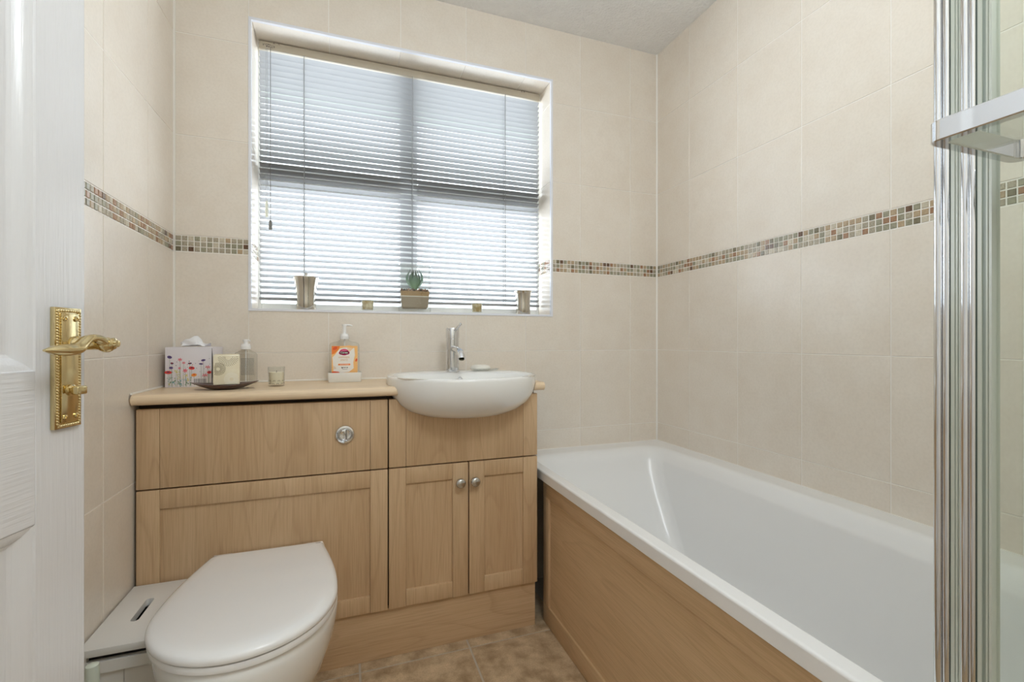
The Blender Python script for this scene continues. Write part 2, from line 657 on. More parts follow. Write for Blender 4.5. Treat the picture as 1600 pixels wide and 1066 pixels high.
# reveal tiles: head, sill and two cheeks
lay(wall_back, 'down', WZ1, rows(WX0, WX1, JX), [(YB, YW)], M['tile'])
lay(wall_back, 'up', WZ0, rows(WX0, WX1, JX), [(YB, YW)], M['tile'])
zr = [r for r in rows(WZ0, WZ1, JZ) if abs(r[0] - 1.276) > 0.01]
lay(wall_back, 'left', WX0, [(YB, YW)], zr, M['tile'])
lay(wall_back, 'right', WX1, [(YB, YW)], zr, M['tile'])
chips(wall_back, 'left', WX0, YB + 0.004, YW)
chips(wall_back, 'right', WX1, YB + 0.004, YW)

bm = BM()
box(bm, XR + GR, XR + 0.1, YF - 0.1, YB + 0.27, -0.12, ZC)
wall_right = struct('wall_right', bm, M['grout'])
yr = rows(0.06, YB, JYR)
lay(wall_right, 'right', XR, yr, [r for r in zs if r[1] > 0.35], M['tile'])
chips(wall_right, 'right', XR, 0.30, YB - 0.004)

# left wall with the doorway the open door belongs to
bm = BM()
box(bm, XL - 0.1, XL - GR, 1.02, YB + 0.27, -0.12, ZC)
box(bm, XL - 0.1, XL - GR, YF - 0.1, 0.13, -0.12, ZC)
box(bm, XL - 0.1, XL - GR, 0.13, 1.02, 2.02, ZC)
wall_left = struct('wall_left', bm, M['grout'])
lay(wall_left, 'left', XL, rows(1.02, YB, JYL), zs, M['tile'])
chips(wall_left, 'left', XL, 1.03, YB - 0.004)

bm = BM()
box(bm, XL - 1.2, XR + 0.1, YF - 0.1, YF, -0.12, ZC)
box(bm, 0.60, XR, -0.04, 0.055, 0.0, ZC)
struct('wall_front', bm, M['plaster'])
bm = BM()
box(bm, XL - 1.2, XL - 1.1, YF, YB + 0.1, -0.12, ZC)
box(bm, XL - 1.1, XL - 0.1, YB, YB + 0.1, -0.12, ZC)
box(bm, XL - 1.1, XL - 0.4, YF, YB, -0.12, -0.002)
struct('wall_hall', bm, M['plaster'])

# trims: bead round the window opening, upright beads in the corners, door lining
bm = BM()
b = 0.0075
box(bm, WX0 - b, WX0 + 0.0015, YB - 0.003, YB + 0.010, WZ0 - b, WZ1 + b, 0.0012)
box(bm, WX1 - 0.0015, WX1 + b, YB - 0.003, YB + 0.010, WZ0 - b, WZ1 + b, 0.0012)
box(bm, WX0, WX1, YB - 0.003, YB + 0.010, WZ1 - 0.0015, WZ1 + b, 0.0012)
box(bm, WX0, WX1, YB - 0.003, YB + 0.010, WZ0 - b, WZ0 + 0.0015, 0.0012)
struct('trim_1', bm, M['trim'])
for k, (xa, xb) in enumerate(((XL, XL + 0.005), (XR - 0.005, XR))):
    bm = BM()
    prism(bm, [(xa, YB), (xb, YB), (xb if k == 0 else xa, YB - (0.005 if k == 0 else 0.0)), (xa if k == 0 else xb, YB - 0.005)] if k == 0 else
          [(xa, YB), (xb, YB), (xb, YB - 0.005), (xa, YB - 0.0012)], lambda a, b_, d: Vector((a, b_, d)), 0.0, ZC)
    struct('trim_%d' % (k + 2), bm, M['sealant'])
bm = BM()
box(bm, XL - 0.1, XL + 0.012, 0.95, 1.02, 0, 2.02, 0.002)
box(bm, XL - 0.1, XL + 0.0, 0.13, 0.165, 0, 2.02, 0.002)
box(bm, XL - 0.1, XL + 0.012, 0.165, 0.95, 1.99, 2.02, 0.002)
struct('trim_4', bm, M['upvc'])

# the window: frame, mullion, transom, four panes
bm = BM()
fy0, fy1 = YW, 1.975
FX0, FX1, FZ0, FZ1 = WX0 + 0.010, WX1 - 0.010, WZ0 + 0.030, WZ1 - 0.022
box(bm, WX0 - 0.030, FX0, fy0 + 0.0005, fy1, WZ0 - 0.03, WZ1 + 0.03, 0.003)
box(bm, FX1, WX1 + 0.030, fy0 + 0.0005, fy1, WZ0 - 0.03, WZ1 + 0.03, 0.003)
box(bm, FX0, FX1, fy0 + 0.0005, fy1, WZ0 - 0.03, FZ0, 0.003)
box(bm, FX0, FX1, fy0 + 0.0005, fy1, FZ1, WZ1 + 0.03, 0.003)
window = struct('window_1', bm, M['upvc'])
bm = BM(); box(bm, 0.203, 0.273, fy0 + 0.030, fy1, FZ0, FZ1, 0.004)
obj('mullion', bm, M['upvc'], window)
bm = BM()
box(bm, FX0, 0.2035, fy0 + 0.001, fy1, 1.545, 1.630, 0.004)
box(bm, 0.2725, FX1, fy0 + 0.001, fy1, 1.545, 1.630, 0.004)
obj('transom', bm, M['upvc'], window)
for xa, xb in ((FX0, 0.203), (0.273, FX1)):
    for za, zb in ((FZ0, 1.545), (1.630, FZ1)):
        bm = BM()
        flat(bm, lambda a, c: Vector((a, 1.950, c)), [(xa, za), (xb, za), (xb, zb), (xa, zb)])
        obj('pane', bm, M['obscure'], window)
# unseen eaves added outside to darken and tint the top slats
bm = BM()
box(bm, -1.2, 2.2, YB + 0.27, 2.55, 2.16, 2.30)
struct('shade_soffit', bm, new_mat('grey green soffit', (128, 140, 126), 0.7))

# ------------------------------------------------------------------ the door standing ajar on the left
DA = math.atan2(0.976, 0.242)
door = bpy.data.objects.new('door_1', None)
door.location = (-0.576, 0.18, 0.0)
door.rotation_euler = (0, 0, DA)
COL.objects.link(door)
door['kind'] = 'structure'
door['label'] = 'white panelled door with brass lever handle, standing ajar'
WM_[door.name] = Matrix.Translation(door.location) @ Matrix.Rotation(DA, 4, 'Z')
DW, DT = 0.76, 0.035
def dpart(name, bm, mat, parent=door, smooth=0):
    return obj(name, bm, mat, parent, smooth, world=False)
SW = 0.0845
bm = BM(); box(bm, DW - SW, DW, 0, DT, 0.008, 1.98, 0.0012); dpart('stile', bm, M['door_v'])
bm = BM(); box(bm, 0, SW, 0, DT, 0.008, 1.98, 0.0012); dpart('stile', bm, M['door_v'])
MX0, MX1 = 0.335, 0.425
for za, zb in ((0.008, 0.20), (0.727, 0.9425), (1.87, 1.98)):
    bm = BM(); box(bm, SW, DW - SW, 0, DT, za, zb, 0.0008); dpart('rail', bm, M['door_h'])
for za, zb in ((0.20, 0.727), (0.9425, 1.87)):
    bm = BM(); box(bm, MX0, MX1, 0, DT, za, zb, 0.0008); dpart('muntin', bm, M['door_v'])
    for xa, xb in ((SW, MX0), (MX1, DW - SW)):
        bm = BM()
        def ring(i, y):
            return [Vector((xa + i, y, za + i)), Vector((xb - i, y, za + i)), Vector((xb - i, y, zb - i)), Vector((xa + i, y, zb - i))]
        loft(bm, [ring(0, 0.0), ring(0.0015, 0.0020), ring(0.006, 0.0032), ring(0.013, 0.0075), ring(0.019, 0.0140), ring(0.024, 0.0160), ring(0.036, 0.0160), ring(0.038, 0.0140), ring(0.064, 0.0065), ring(0.066, 0.0060)], False, True)
        loft(bm, [ring(0, DT - 0.004), ring(0.01, DT - 0.008)], False, True)
        dpart('panel', bm, M['door_v'], smooth=20)

# brass lock plate with rope border, scroll lever, thumb turn and four screws
px0, px1, pz0, pz1 = 0.6985, 0.7455, 0.855, 1.035
pc = (px0 + px1) / 2
bm = BM()
box(bm, px0, px1, -0.0065, 0.0005, pz0, pz1, 0.001)
box(bm, px0 + 0.0085, px1 - 0.0085, -0.0095, -0.006, pz0 + 0.0085, pz1 - 0.0085, 0.0012)
handle = dpart('door_handle', bm, M['brass'], smooth=30)
bm = BM()
def rope(ax, az, bx, bz):
    ln = math.hypot(bx - ax, bz - az)
    k = round(ln / 0.0042)
    ang = math.atan2(bz - az, bx - ax)
    for i in range(k):
        t = (i + 0.5) / k
        ball(bm, Vector((ax + (bx - ax) * t, -0.0068, az + (bz - az) * t)), 0.0027, 1.25, 0.75, 0.72, 8, 6,
             rot=Matrix.Rotation(-ang - 0.7, 3, 'Y'))
i_ = 0.0045
rope(px0 + i_, pz0 + i_, px0 + i_, pz1 - i_); rope(px1 - i_, pz0 + i_, px1 - i_, pz1 - i_)
rope(px0 + i_, pz0 + i_, px1 - i_, pz0 + i_); rope(px0 + i_, pz1 - i_, px1 - i_, pz1 - i_)
dpart('rope_border', bm, M['brass'], handle, 40)
# lever: rose and neck, then an S sweep back to a leaf-shaped tip, scroll boss on the end
hz = 0.980
hx = pc + 0.010
bm = BM()
lathe(bm, [(0.0, 0.007), (0.013, 0.008), (0.0125, 0.014), (0.009, 0.018), (0.0085, 0.040), (0.0105, 0.046), (0.0, 0.0475)], (hx, 0, hz), 20, '-Y')
P_, R_ = [], []
for k in range(19):
    t = k / 18
    x = hx + 0.002 - 0.100 * t
    q_ = min(1.0, max(0.0, (t - 0.34) / 0.26))
    z = hz + (0.0095 * math.sin(PI * t / 0.46) if t < 0.46 else 0.0) - 0.0075 * q_ * q_ * (3 - 2 * q_)
    y = -0.050 + 0.004 * t
    P_.append((x, y, z))
    R_.append(0.0108 - 0.0030 * math.sin(PI * t / 0.50) if t < 0.50 else 0.0112 * max(0.10, math.cos(max(0.0, (t - 0.70) / 0.30) * PI / 2)) ** 0.7)
tube(bm, P_, R_, 12, flat=0.75)
ball(bm, Vector((hx + 0.003, -0.050, hz - 0.001)), 0.0118, 1, 0.95, 1, 14, 9)
lathe(bm, [(0.0085, 0.055), (0.009, 0.060), (0.0055, 0.062), (0.0052, 0.066), (0.0, 0.0675)], (hx + 0.004, 0, hz + 0.001), 16, '-Y')
dpart('lever', bm, M['brass'], handle, 50)
bm = BM()
lathe(bm, [(0.009, 0.009), (0.0085, 0.012), (0.006, 0.0135), (0.006, 0.017), (0.0, 0.017)], (pc, 0, 0.911), 20, '-Y')
box(bm, pc - 0.009, pc + 0.009, -0.027, -0.016, 0.911 - 0.0065, 0.911 + 0.0065, 0.0025, 3)
dpart('thumb_turn', bm, M['brass'], handle, 40)
for sx_ in (px0 + 0.0135, px1 - 0.0135):
    for sz_ in (pz0 + 0.0165, pz1 - 0.0165):
        bm = BM()
        lathe(bm, [(0.0042, 0.009), (0.0040, 0.0108), (0.0018, 0.0114), (0.0017, 0.0098), (0.0, 0.0098)], (sx_, 0, sz_), 14, '-Y')
        dpart('screw', bm, M['brass'], handle, 40)

# ------------------------------------------------------------------ fitted furniture
BX, BY = 0.370, 1.535                        # basin centre

def basin_loop(sx, syf, syb, z, n_f=2.0, n_b=2.6, cy=BY, cx=BX, k=64):
    out = []
    for i in range(k):
        t = 2 * PI * i / k
        c, s = math.cos(t), math.sin(t)
        e = n_f if s < 0 else n_b
        x = math.copysign(abs(c) ** (2 / e), c) * sx
        y = math.copysign(abs(s) ** (2 / e), s) * (syf if s < 0 else syb)
        out.append(Vector((cx + x, cy + y, z)))
    return out

OUTER = [(0.06, 0.05, 0.06, 0.7345), (0.115, 0.105, 0.10, 0.738), (0.160, 0.148, 0.14, 0.748), (0.198, 0.178, 0.17, 0.764), (0.224, 0.200, 0.195, 0.785),
         (0.240, 0.216, 0.215, 0.808), (0.2475, 0.2255, 0.226, 0.832), (0.250, 0.229, 0.229, 0.850), (0.2503, 0.2293, 0.2295, 0.864)]

def basin_cutter():
    bm = BM()
    lp = [basin_loop(a + 0.001, b_ + 0.001, c + 0.001, z) for a, b_, c, z in OUTER]
    a, b_, c, z = OUTER[-1]
    lp.append(basin_loop(a + 0.001, b_ + 0.001, c + 0.001, 0.95))
    loft(bm, lp, True, True)
    return bm

# worktop with a rounded nose, cut away round the basin
bm = BM()
prof = [(1.768, WT), (1.462, WT)]
for k in range(9):
    t = PI / 2 + PI * 0.5 * k / 8
    prof.append((1.4570 + 0.014 * math.cos(t) - 0.0, WT - 0.014 + 0.014 * math.sin(t)))
for k in range(1, 9):
    t = PI + PI * 0.42 * k / 8
    prof.append((1.4570 + 0.014 * math.cos(t), WT - 0.014 + 0.014 * math.sin(t)))
prof += [(1.464, 0.8165), (1.768, 0.8165)]
prism(bm, prof, lambda a, b_, d: Vector((d, a, b_)), XL + 0.0035, 0.634)
wt = obj('worktop', bm, M['worktop'], smooth=40)
cut(wt, basin_cutter())
wt.data.shade_smooth(); wt.data.set_sharp_from_angle(angle=math.radians(35))
tag(wt, 'pale beech effect worktop with rounded front edge behind the basin', 'worktop')
bm = BM()
box(bm, XL, 0.634, 1.764, YB, WT, WT + 0.005, 0.001)
box(bm, XL, XL + 0.005, 1.452, YB, WT, WT + 0.005, 0.001)
struct('trim_5', bm, M['sealant'])

FT = 0.018                                   # front thickness
def shaker(name, parent, x0, x1, z0, z1, sub_stiles=0.0515, rail=0.0515, mat=None):
    """framed front: panel set back between two stiles and two rails"""
    bm = BM()
    box(bm, x0 + 0.01, x1 - 0.01, CY + 0.0080, CY + FT, z0 + 0.01, z1 - 0.01)
    p = obj(name, bm, M['wood_z'], parent)
    for a, b_ in ((x0, x0 + sub_stiles), (x1 - sub_stiles, x1)):
        bm = BM(); box(bm, a, b_, CY, CY + FT - 0.001, z0, z1, 0.0016)
        obj('stile', bm, M['wood_z'], p, 30)
    for a, b_ in ((z0, z0 + rail), (z1 - rail, z1)):
        bm = BM(); box(bm, x0 + sub_stiles - 0.0002, x1 - sub_stiles + 0.0002, CY + 0.0005, CY + FT - 0.001, a, b_, 0.0028)
        obj('rail', bm, M['wood_z'], p, 30)
    return p

def slab_front(name, parent, x0, x1, z0, z1, cutter=False, st=0.0515):
    bm = BM(); box(bm, x0 + st + 0.0004, x1 - st - 0.0004, CY + 0.0003, CY + FT, z0, z1, 0.0014)
    p = obj(name, bm, M['wood_z'], parent, 30)
    parts = [p]
    for a, b_ in ((x0, x0 + st), (x1 - st, x1)):
        bm = BM(); box(bm, a, b_, CY, CY + FT - 0.001, z0, z1, 0.0014)
        parts.append(obj('stile', bm, M['wood_z'], p, 30))
    if cutter:
        for q in parts:
            c = basin_cutter()
            c.transform(wmat(parent).inverted())
            # parts carry the parent's offset: move the cutter back to where the part really is
            c.transform(wmat(parent))
            cut(q, c)
    return p

# toilet unit
tu = thing('toilet_cabinet', 'maple effect toilet unit with flush button and framed lower panel', 'cabinet', (-0.205, 1.60, 0.0))
X0, X1, X2, X3 = XL + 0.0065, 0.1168, 0.1205, 0.6165
XM = 0.3738
bm = BM()
box(bm, XL + 0.003, XL + 0.019, CY + 0.0305, YB - 0.003, 0.0, 0.814)
box(bm, 0.100, 0.1178, CY + 0.0305, YB - 0.003, 0.0, 0.814)
box(bm, XL + 0.019, 0.100, YB - 0.012, YB - 0.004, 0.0, 0.814)
box(bm, XL + 0.019, 0.100, CY + 0.0305, CY + 0.046, 0.575, 0.605)
box(bm, XL + 0.019, 0.100, CY + 0.0305, CY + 0.046, 0.775, 0.812)
obj('carcass', bm, M['carcass'], tu)
top = slab_front('top_panel', tu, X0, X1, 0.5925, 0.8045)
shaker('lower_panel', tu, X0, X1, 0.1545, 0.5885)
# chrome dual flush button
fb = Vector((-0.0072, CY, 0.7055))
bm = BM()
lathe(bm, [(0.0275, -0.001), (0.0275, 0.003), (0.0255, 0.0062), (0.0205, 0.0072), (0.019, 0.0045), (0.0185, 0.001), (0.0, 0.001)], fb, 36, '-Y')
fbo = obj('flush_button', bm, M['chrome'], tu, 35)
for s, w_ in ((-1, 0.0125), (1, 0.008)):
    bm = BM()
    pts = []
    g_ = 0.0006 + (0.004 if s > 0 else -0.004) * s * s
    off = 0.0035
    ths = [k / 12 for k in range(13)]
    lim = math.acos(min(1, abs(off + s * 0.0007) / 0.0165)) if s > 0 else PI - math.acos(min(1, (off - 0.0007) / 0.0165))
    for t in ths:
        a = -lim + 2 * lim * t if s > 0 else (PI - (PI - (PI - lim)) , )[0]
        pts.append(a)
    poly = []
    if s > 0:
        for t in ths:
            a = -lim + 2 * lim * t
            poly.append((0.0165 * math.cos(a), 0.0165 * math.sin(a)))
    else:
        l2 = math.acos((off - 0.0007) / 0.0165)
        for t in ths:
            a = l2 + (2 * PI - 2 * l2) * t
            poly.append((0.0165 * math.cos(a), 0.0165 * math.sin(a)))
    loops = []
    cxm = sum(p[0] for p in poly) / len(poly)
    for sc_, d in ((1.0, 0.001), (1.0, 0.0050), (0.86, 0.0068), (0.5, 0.0062), (0.15, 0.0055)):
        loops.append([Vector((fb.x + cxm + (a - cxm) * sc_, CY - d, fb.z + c * sc_)) for a, c in poly])
    loft(bm, loops, False, True)
    obj('push_button', bm, M['chrome'], fbo, 50)

# basin unit
bu = thing('basin_cabinet', 'maple effect basin unit with two framed doors and chrome knobs', 'cabinet', (BX, 1.60, 0.0))
bm = BM()
box(bm, 0.1195, 0.135, CY + 0.0305, YB - 0.003, 0.0, 0.814)
box(bm, 0.600, 0.6155, CY + 0.0305, YB - 0.003, 0.0, 0.814)
box(bm, 0.135, 0.600, YB - 0.012, YB - 0.004, 0.0, 0.814)
box(bm, 0.135, 0.600, CY + FT + 0.002, YB - 0.012, 0.155, 0.17)
box(bm, 0.135, 0.600, CY + 0.0305, CY + 0.046, 0.575, 0.605)
obj('carcass', bm, [M['carcass']], bu)
tp = slab_front('top_panel', bu, X2, X3, 0.5925, 0.8045)
for q in [tp] + list(tp.children):
    c = basin_cutter()
    # part meshes are in the unit's own coordinates; the unit itself does not turn
    bpy.context.view_layer.update()
    cut(q, c)
for xa, xb, kx in ((X2, XM - 0.0018, 0.3421), (XM + 0.0018, X3, 0.3906)):
    d_ = shaker('door', bu, xa, xb, 0.1545, 0.5885)
    bm = BM()
    lathe(bm, [(0.0085, -0.001), (0.0078, 0.003), (0.0052, 0.008), (0.0055, 0.013), (0.0135, 0.018), (0.0160, 0.0225), (0.0155, 0.0265), (0.0105, 0.030), (0.0, 0.0315)],
          (kx, CY, 0.5285), 28, '-Y')
    obj('knob', bm, M['chrome_soft'], d_, 60)

bm = BM()
box(bm, XL + 0.004, 0.6135, CY + 0.013, CY + 0.029, 0.0, 0.153, 0.0008)
tag(obj('plinth_board', bm, M['wood_x']), 'maple effect plinth board along the floor below both cabinets', 'plinth')

# ------------------------------------------------------------------ basin, tap, soap
ba = thing('wash_basin', 'white semi-recessed ceramic basin set into the worktop', 'basin', (BX, BY, 0.735))
bm = BM()
lp = [basin_loop(a, b_, c, z) for a, b_, c, z in OUTER]
lp += [basin_loop(0.2495, 0.2285, 0.2288, 0.8695), basin_loop(0.2465, 0.2255, 0.226, 0.8725), basin_loop(0.238, 0.2165, 0.222, 0.8732)]
icy = 1.455
lp += [basin_loop(0.228, 0.132, 0.152, 0.8725, cy=icy, n_b=2.3), basin_loop(0.224, 0.128, 0.148, 0.868, cy=icy, n_b=2.3), basin_loop(0.216, 0.120, 0.140, 0.850, cy=icy, n_b=2.2),
       basin_loop(0.195, 0.104, 0.122, 0.815, cy=icy, n_b=2.2), basin_loop(0.150, 0.082, 0.095, 0.782, cy=icy, n_b=2.1), basin_loop(0.085, 0.05, 0.055, 0.764, cy=icy),
       basin_loop(0.024, 0.022, 0.022, 0.758, cy=icy)]
loft(bm, lp, True, True)
obj('bowl', bm, M['ceramic'], ba, 60)
bm = BM()
lathe(bm, [(0.0, 0.0015), (0.006, 0.0015), (0.0085, 0.003), (0.0105, 0.001)], (0.372, 1.592, 0.848), 20, '-Y')
obj('overflow', bm, M['chrome'], ba, 40)
bm = BM()
lathe(bm, [(0.021, 0.0), (0.021, 0.003), (0.014, 0.0045), (0.0, 0.0035)], (BX, icy, 0.758), 24)
obj('waste', bm, M['chrome'], ba, 40)

TX, TY, TZ = 0.360, 1.655, 0.8732
tap = thing('basin_tap', 'chrome single lever mixer tap on the white basin', 'tap', (TX, TY, TZ))
bm = BM()
lathe(bm, [(0.0265, 0.0), (0.0265, 0.004), (0.0235, 0.006), (0.0235, 0.119), (0.0215, 0.1195), (0.0215, 0.1215)], (TX, TY, TZ), 32)
obj('body', bm, M['chrome'], tap, 40)
bm = BM()
lathe(bm, [(0.0215, 0.1215), (0.0245, 0.122), (0.0245, 0.156), (0.0235, 0.159), (0.0, 0.160)], (TX, TY, TZ), 32)
obj('cap', bm, M['chrome'], tap, 40)
bm = BM()
tube(bm, [(TX + 0.004, TY - 0.010, TZ + 0.150), (TX + 0.006, TY - 0.024, TZ + 0.153), (TX + 0.010, TY - 0.050, TZ + 0.162), (TX + 0.013, TY - 0.068, TZ + 0.169)], [0.0062, 0.0058, 0.0052, 0.0048], 12)
ball(bm, Vector((TX + 0.013, TY - 0.069, TZ + 0.1695)), 0.0054)
obj('lever', bm, M['chrome'], tap, 60)
bm = BM()
sp = [(TX, TY - 0.015, TZ + 0.084), (TX, TY - 0.05, TZ + 0.082), (TX + 0.001, TY - 0.09, TZ + 0.079), (TX + 0.002, TY - 0.112, TZ + 0.073), (TX + 0.003, TY - 0.124, TZ + 0.063), (TX + 0.003, TY - 0.129, TZ + 0.052)]
tube(bm, sp, [0.012, 0.012, 0.0122, 0.0124, 0.0124, 0.0124], 18)
obj('spout', bm, M['chrome'], tap, 60)
bm = BM()
lathe(bm, [(0.0095, 0.0), (0.0095, 0.003), (0.0, 0.003)], (0, 0, 0), 18)
bm.transform(Matrix.Translation((TX + 0.0031, TY - 0.1295, TZ + 0.0518)) @ Matrix.Rotation(math.radians(-160), 4, 'X'))
obj('aerator', bm, new_mat('olive mesh', (92, 88, 66), 0.5), tap, 40)

sd = thing('soap_dish', 'clear shallow soap dish at the back of the white basin', 'dish', (0.485, 1.665, 0.8732))
bm = BM()
def oval(a, b_, z, c=(0.485, 1.665), n_=28):
    return [Vector((c[0] + a * math.cos(2 * PI * k / n_), c[1] + b_ * math.sin(2 * PI * k / n_), z)) for k in range(n_)]
loft(bm, [oval(0.042, 0.030, 0.8734), oval(0.056, 0.038, 0.882), oval(0.057, 0.039, 0.8825), oval(0.055, 0.037, 0.8825), oval(0.040, 0.028, 0.8755)], True, True)
obj('dish', bm, M['clear'], sd, 60)
bm = BM()
loft(bm, [oval(0.030, 0.019, 0.8762, (0.468, 1.665)), oval(0.037, 0.024, 0.881, (0.468, 1.665)), oval(0.038, 0.025, 0.886, (0.468, 1.665)), oval(0.033, 0.021, 0.893, (0.468, 1.665)), oval(0.020, 0.012, 0.8965, (0.468, 1.665)), oval(0.006, 0.004, 0.8972, (0.468, 1.665))], True, True)
tag(obj('soap_bar', bm, new_mat('creamy white soap', (238, 234, 224), 0.4), smooth=60), 'oval creamy white soap bar lying in the clear dish', 'soap')

# ------------------------------------------------------------------ toilet
tl = thing('toilet', 'white back-to-wall toilet with closed lid beside the white bin', 'toilet', (-0.195, 1.25, 0.0))
TXC = -0.197
def dloop(w, wb, front, back, z, widest=None, k=20, dx=0.0):
    """D-shaped outline: straight back, sides swelling to w, round front"""
    wy = widest if widest is not None else front + (back - front) * 0.42
    pts = []
    for i in range(k + 1):                   # right side from back to widest
        t = i / k
        y = back + (wy - back) * t
        x = wb + (w - wb) * math.sin(t * PI / 2)
        pts.append((x, y))
    for i in range(1, 2 * k):
        t = PI * i / (2 * k)
        pts.append((w * math.cos(t), wy - (wy - front) * math.sin(t)))
    for i in range(k + 1):
        t = 1 - i / k
        y = back + (wy - back) * t
        x = wb + (w - wb) * math.sin(t * PI / 2)
        pts.append((-x, y))
    return [Vector((TXC + dx + x, y, z)) for x, y in pts]
CB = CY - 0.001
bm = BM()
loft(bm, [dloop(0.108, 0.108, 1.135, CB, 0.0), dloop(0.108, 0.108, 1.13, CB, 0.012), dloop(0.102, 0.104, 1.14, CB, 0.06), dloop(0.108, 0.104, 1.09, CB, 0.13),
          dloop(0.129, 0.108, 1.03, CB, 0.20), dloop(0.148, 0.114, 0.985, CB, 0.25), dloop(0.166, 0.125, 0.953, CB, 0.31), dloop(0.1735, 0.131, 0.943, CB, 0.350), dloop(0.1752, 0.132, 0.940, CB, 0.372),
          dloop(0.174, 0.131, 0.941, CB, 0.388), dloop(0.166, 0.128, 0.948, CB, 0.3945), dloop(0.120, 0.10, 0.99, 1.40, 0.395)], True, True)
obj('pan', bm, M['ceramic'], tl, 60)
SB, SFr = 1.376, 0.936
bm = BM()
loft(bm, [dloop(0.168, 0.127, SFr + 0.006, SB, 0.396), dloop(0.1730, 0.131, SFr + 0.001, SB, 0.399), dloop(0.1740, 0.132, SFr, SB, 0.406), dloop(0.172, 0.131, SFr + 0.002, SB, 0.411)], True, True)
obj('seat', bm, M['seat'], tl, 50)
bm = BM()
loft(bm, [dloop(0.170, 0.130, SFr + 0.005, SB, 0.4125), dloop(0.1755, 0.134, SFr - 0.001, SB + 0.001, 0.4155), dloop(0.1765, 0.135, SFr - 0.002, SB + 0.001, 0.420), dloop(0.1750, 0.134, SFr - 0.0005, SB, 0.4255),
          dloop(0.1720, 0.132, SFr + 0.003, SB - 0.002, 0.4288), dloop(0.1670, 0.129, SFr + 0.008, SB - 0.003, 0.4315), dloop(0.1580, 0.124, SFr + 0.017, SB - 0.004, 0.4335), dloop(0.142, 0.113, SFr + 0.034, SB - 0.008, 0.4346), dloop(0.118, 0.095, SFr + 0.06, SB - 0.015, 0.4350), dloop(0.06, 0.05, SFr + 0.14, SB - 0.05, 0.4352)], True, True)
obj('lid', bm, M['seat'], tl, 50)
for s in (-1, 1):
    bm = BM()
    lathe(bm, [(0.0, -0.022), (0.010, -0.022), (0.0115, -0.020), (0.0115, 0.020), (0.010, 0.022), (0.0, 0.022)], (TXC + s * 0.110, 1.392, 0.414), 18, 'X')
    lathe(bm, [(0.009, 0.393), (0.009, 0.41)], (TXC + s * 0.110, 1.392, 0), 14)
    obj('hinge', bm, M['seat'], tl, 40)

# ------------------------------------------------------------------ white slim bin in the corner and the brush before it
bn = thing('storage_bin', 'slim white storage box with slotted lid in the corner beside the toilet', 'storage box', (-0.449, 1.33, 0.0))
bx0, bx1, by0, by1, bzt = XL + 0.004, -0.374, 1.193, 1.466, 0.344
bm = BM(); box(bm, bx0, bx1, by0, by1, bzt - 0.016, bzt, 0.0012)
lid = obj('lid', bm, M['white_box'], bn, 30)
bm = BM()
sl = []
for k in range(25):
    t = 2 * PI * k / 24
    if k == 24:
        break
    c, s = math.cos(t), math.sin(t)
    sl.append((-0.461 + 0.0085 * c, 1.335 + math.copysign(0.042, s) + 0.0085 * s))
prism(bm, sl, lambda a, b_, d: Vector((a, b_, d)), bzt - 0.05, bzt + 0.05)
bpy.context.view_layer.update()
cut(lid, bm)
bm = BM()
box(bm, bx0 + 0.001, bx0 + 0.013, by0 + 0.008, by1 - 0.002, 0.0, bzt - 0.017)
box(bm, bx1 - 0.013, bx1 - 0.001, by0 + 0.008, by1 - 0.002, 0.0, bzt - 0.017)
box(bm, bx0 + 0.013, bx1 - 0.013, by1 - 0.014, by1 - 0.002, 0.0, bzt - 0.017)
box(bm, bx0 + 0.013, bx1 - 0.013, by0 + 0.02, by1 - 0.014, 0.02, 0.032)
obj('body', bm, M['white_box'], bn)
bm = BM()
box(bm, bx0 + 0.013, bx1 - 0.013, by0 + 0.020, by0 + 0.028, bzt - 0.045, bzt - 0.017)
obj('gap_shade', bm, M['dark'], bn)  # dark strip painting the shade in the gap under the lid
bm = BM()
box(bm, bx0 + 0.013, bx1 - 0.013, by0 + 0.006, by0 + 0.020, 0.288, bzt - 0.031, 0.001)
box(bm, bx0 + 0.0135, -0.4505, by0 + 0.014, by0 + 0.022, 0.03, 0.287, 0.001)
box(bm, -0.4495, bx1 - 0.0135, by0 + 0.014, by0 + 0.022, 0.03, 0.287, 0.001)
obj('front_panel', bm, M['white_box'], bn)

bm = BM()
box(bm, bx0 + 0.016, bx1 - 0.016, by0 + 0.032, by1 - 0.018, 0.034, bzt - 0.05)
obj('slot_shade', bm, M['dark'], bn)  # dark block added inside so the lid slot looks shaded

br = thing('toilet_brush', 'pale toilet brush upright in its pot in front of the white box', 'toilet brush', (-0.473, 1.132, 0.0))
bm = BM()
lathe(bm, [(0.0, 0.0), (0.043, 0.0), (0.045, 0.004), (0.042, 0.11), (0.040, 0.115), (0.037, 0.112), (0.034, 0.01), (0.0, 0.008)], (-0.473, 1.132, 0), 28)
obj('pot', bm, M['white_plastic'], br, 40)
bm = BM()
lathe(bm, [(0.0, 0.02), (0.009, 0.02), (0.0095, 0.20), (0.0112, 0.24), (0.0116, 0.340), (0.0105, 0.3475), (0.006, 0.350), (0.0, 0.3502)], (-0.473, 1.132, 0), 22)
obj('handle', bm, M['pale_green'], br, 40)
bm = BM()
lathe(bm, [(0.0095, 0.022), (0.026, 0.026), (0.028, 0.06), (0.0096, 0.085)], (-0.473, 1.132, 0), 18)
obj('brush_head', bm, M['white_plastic'], br, 40)

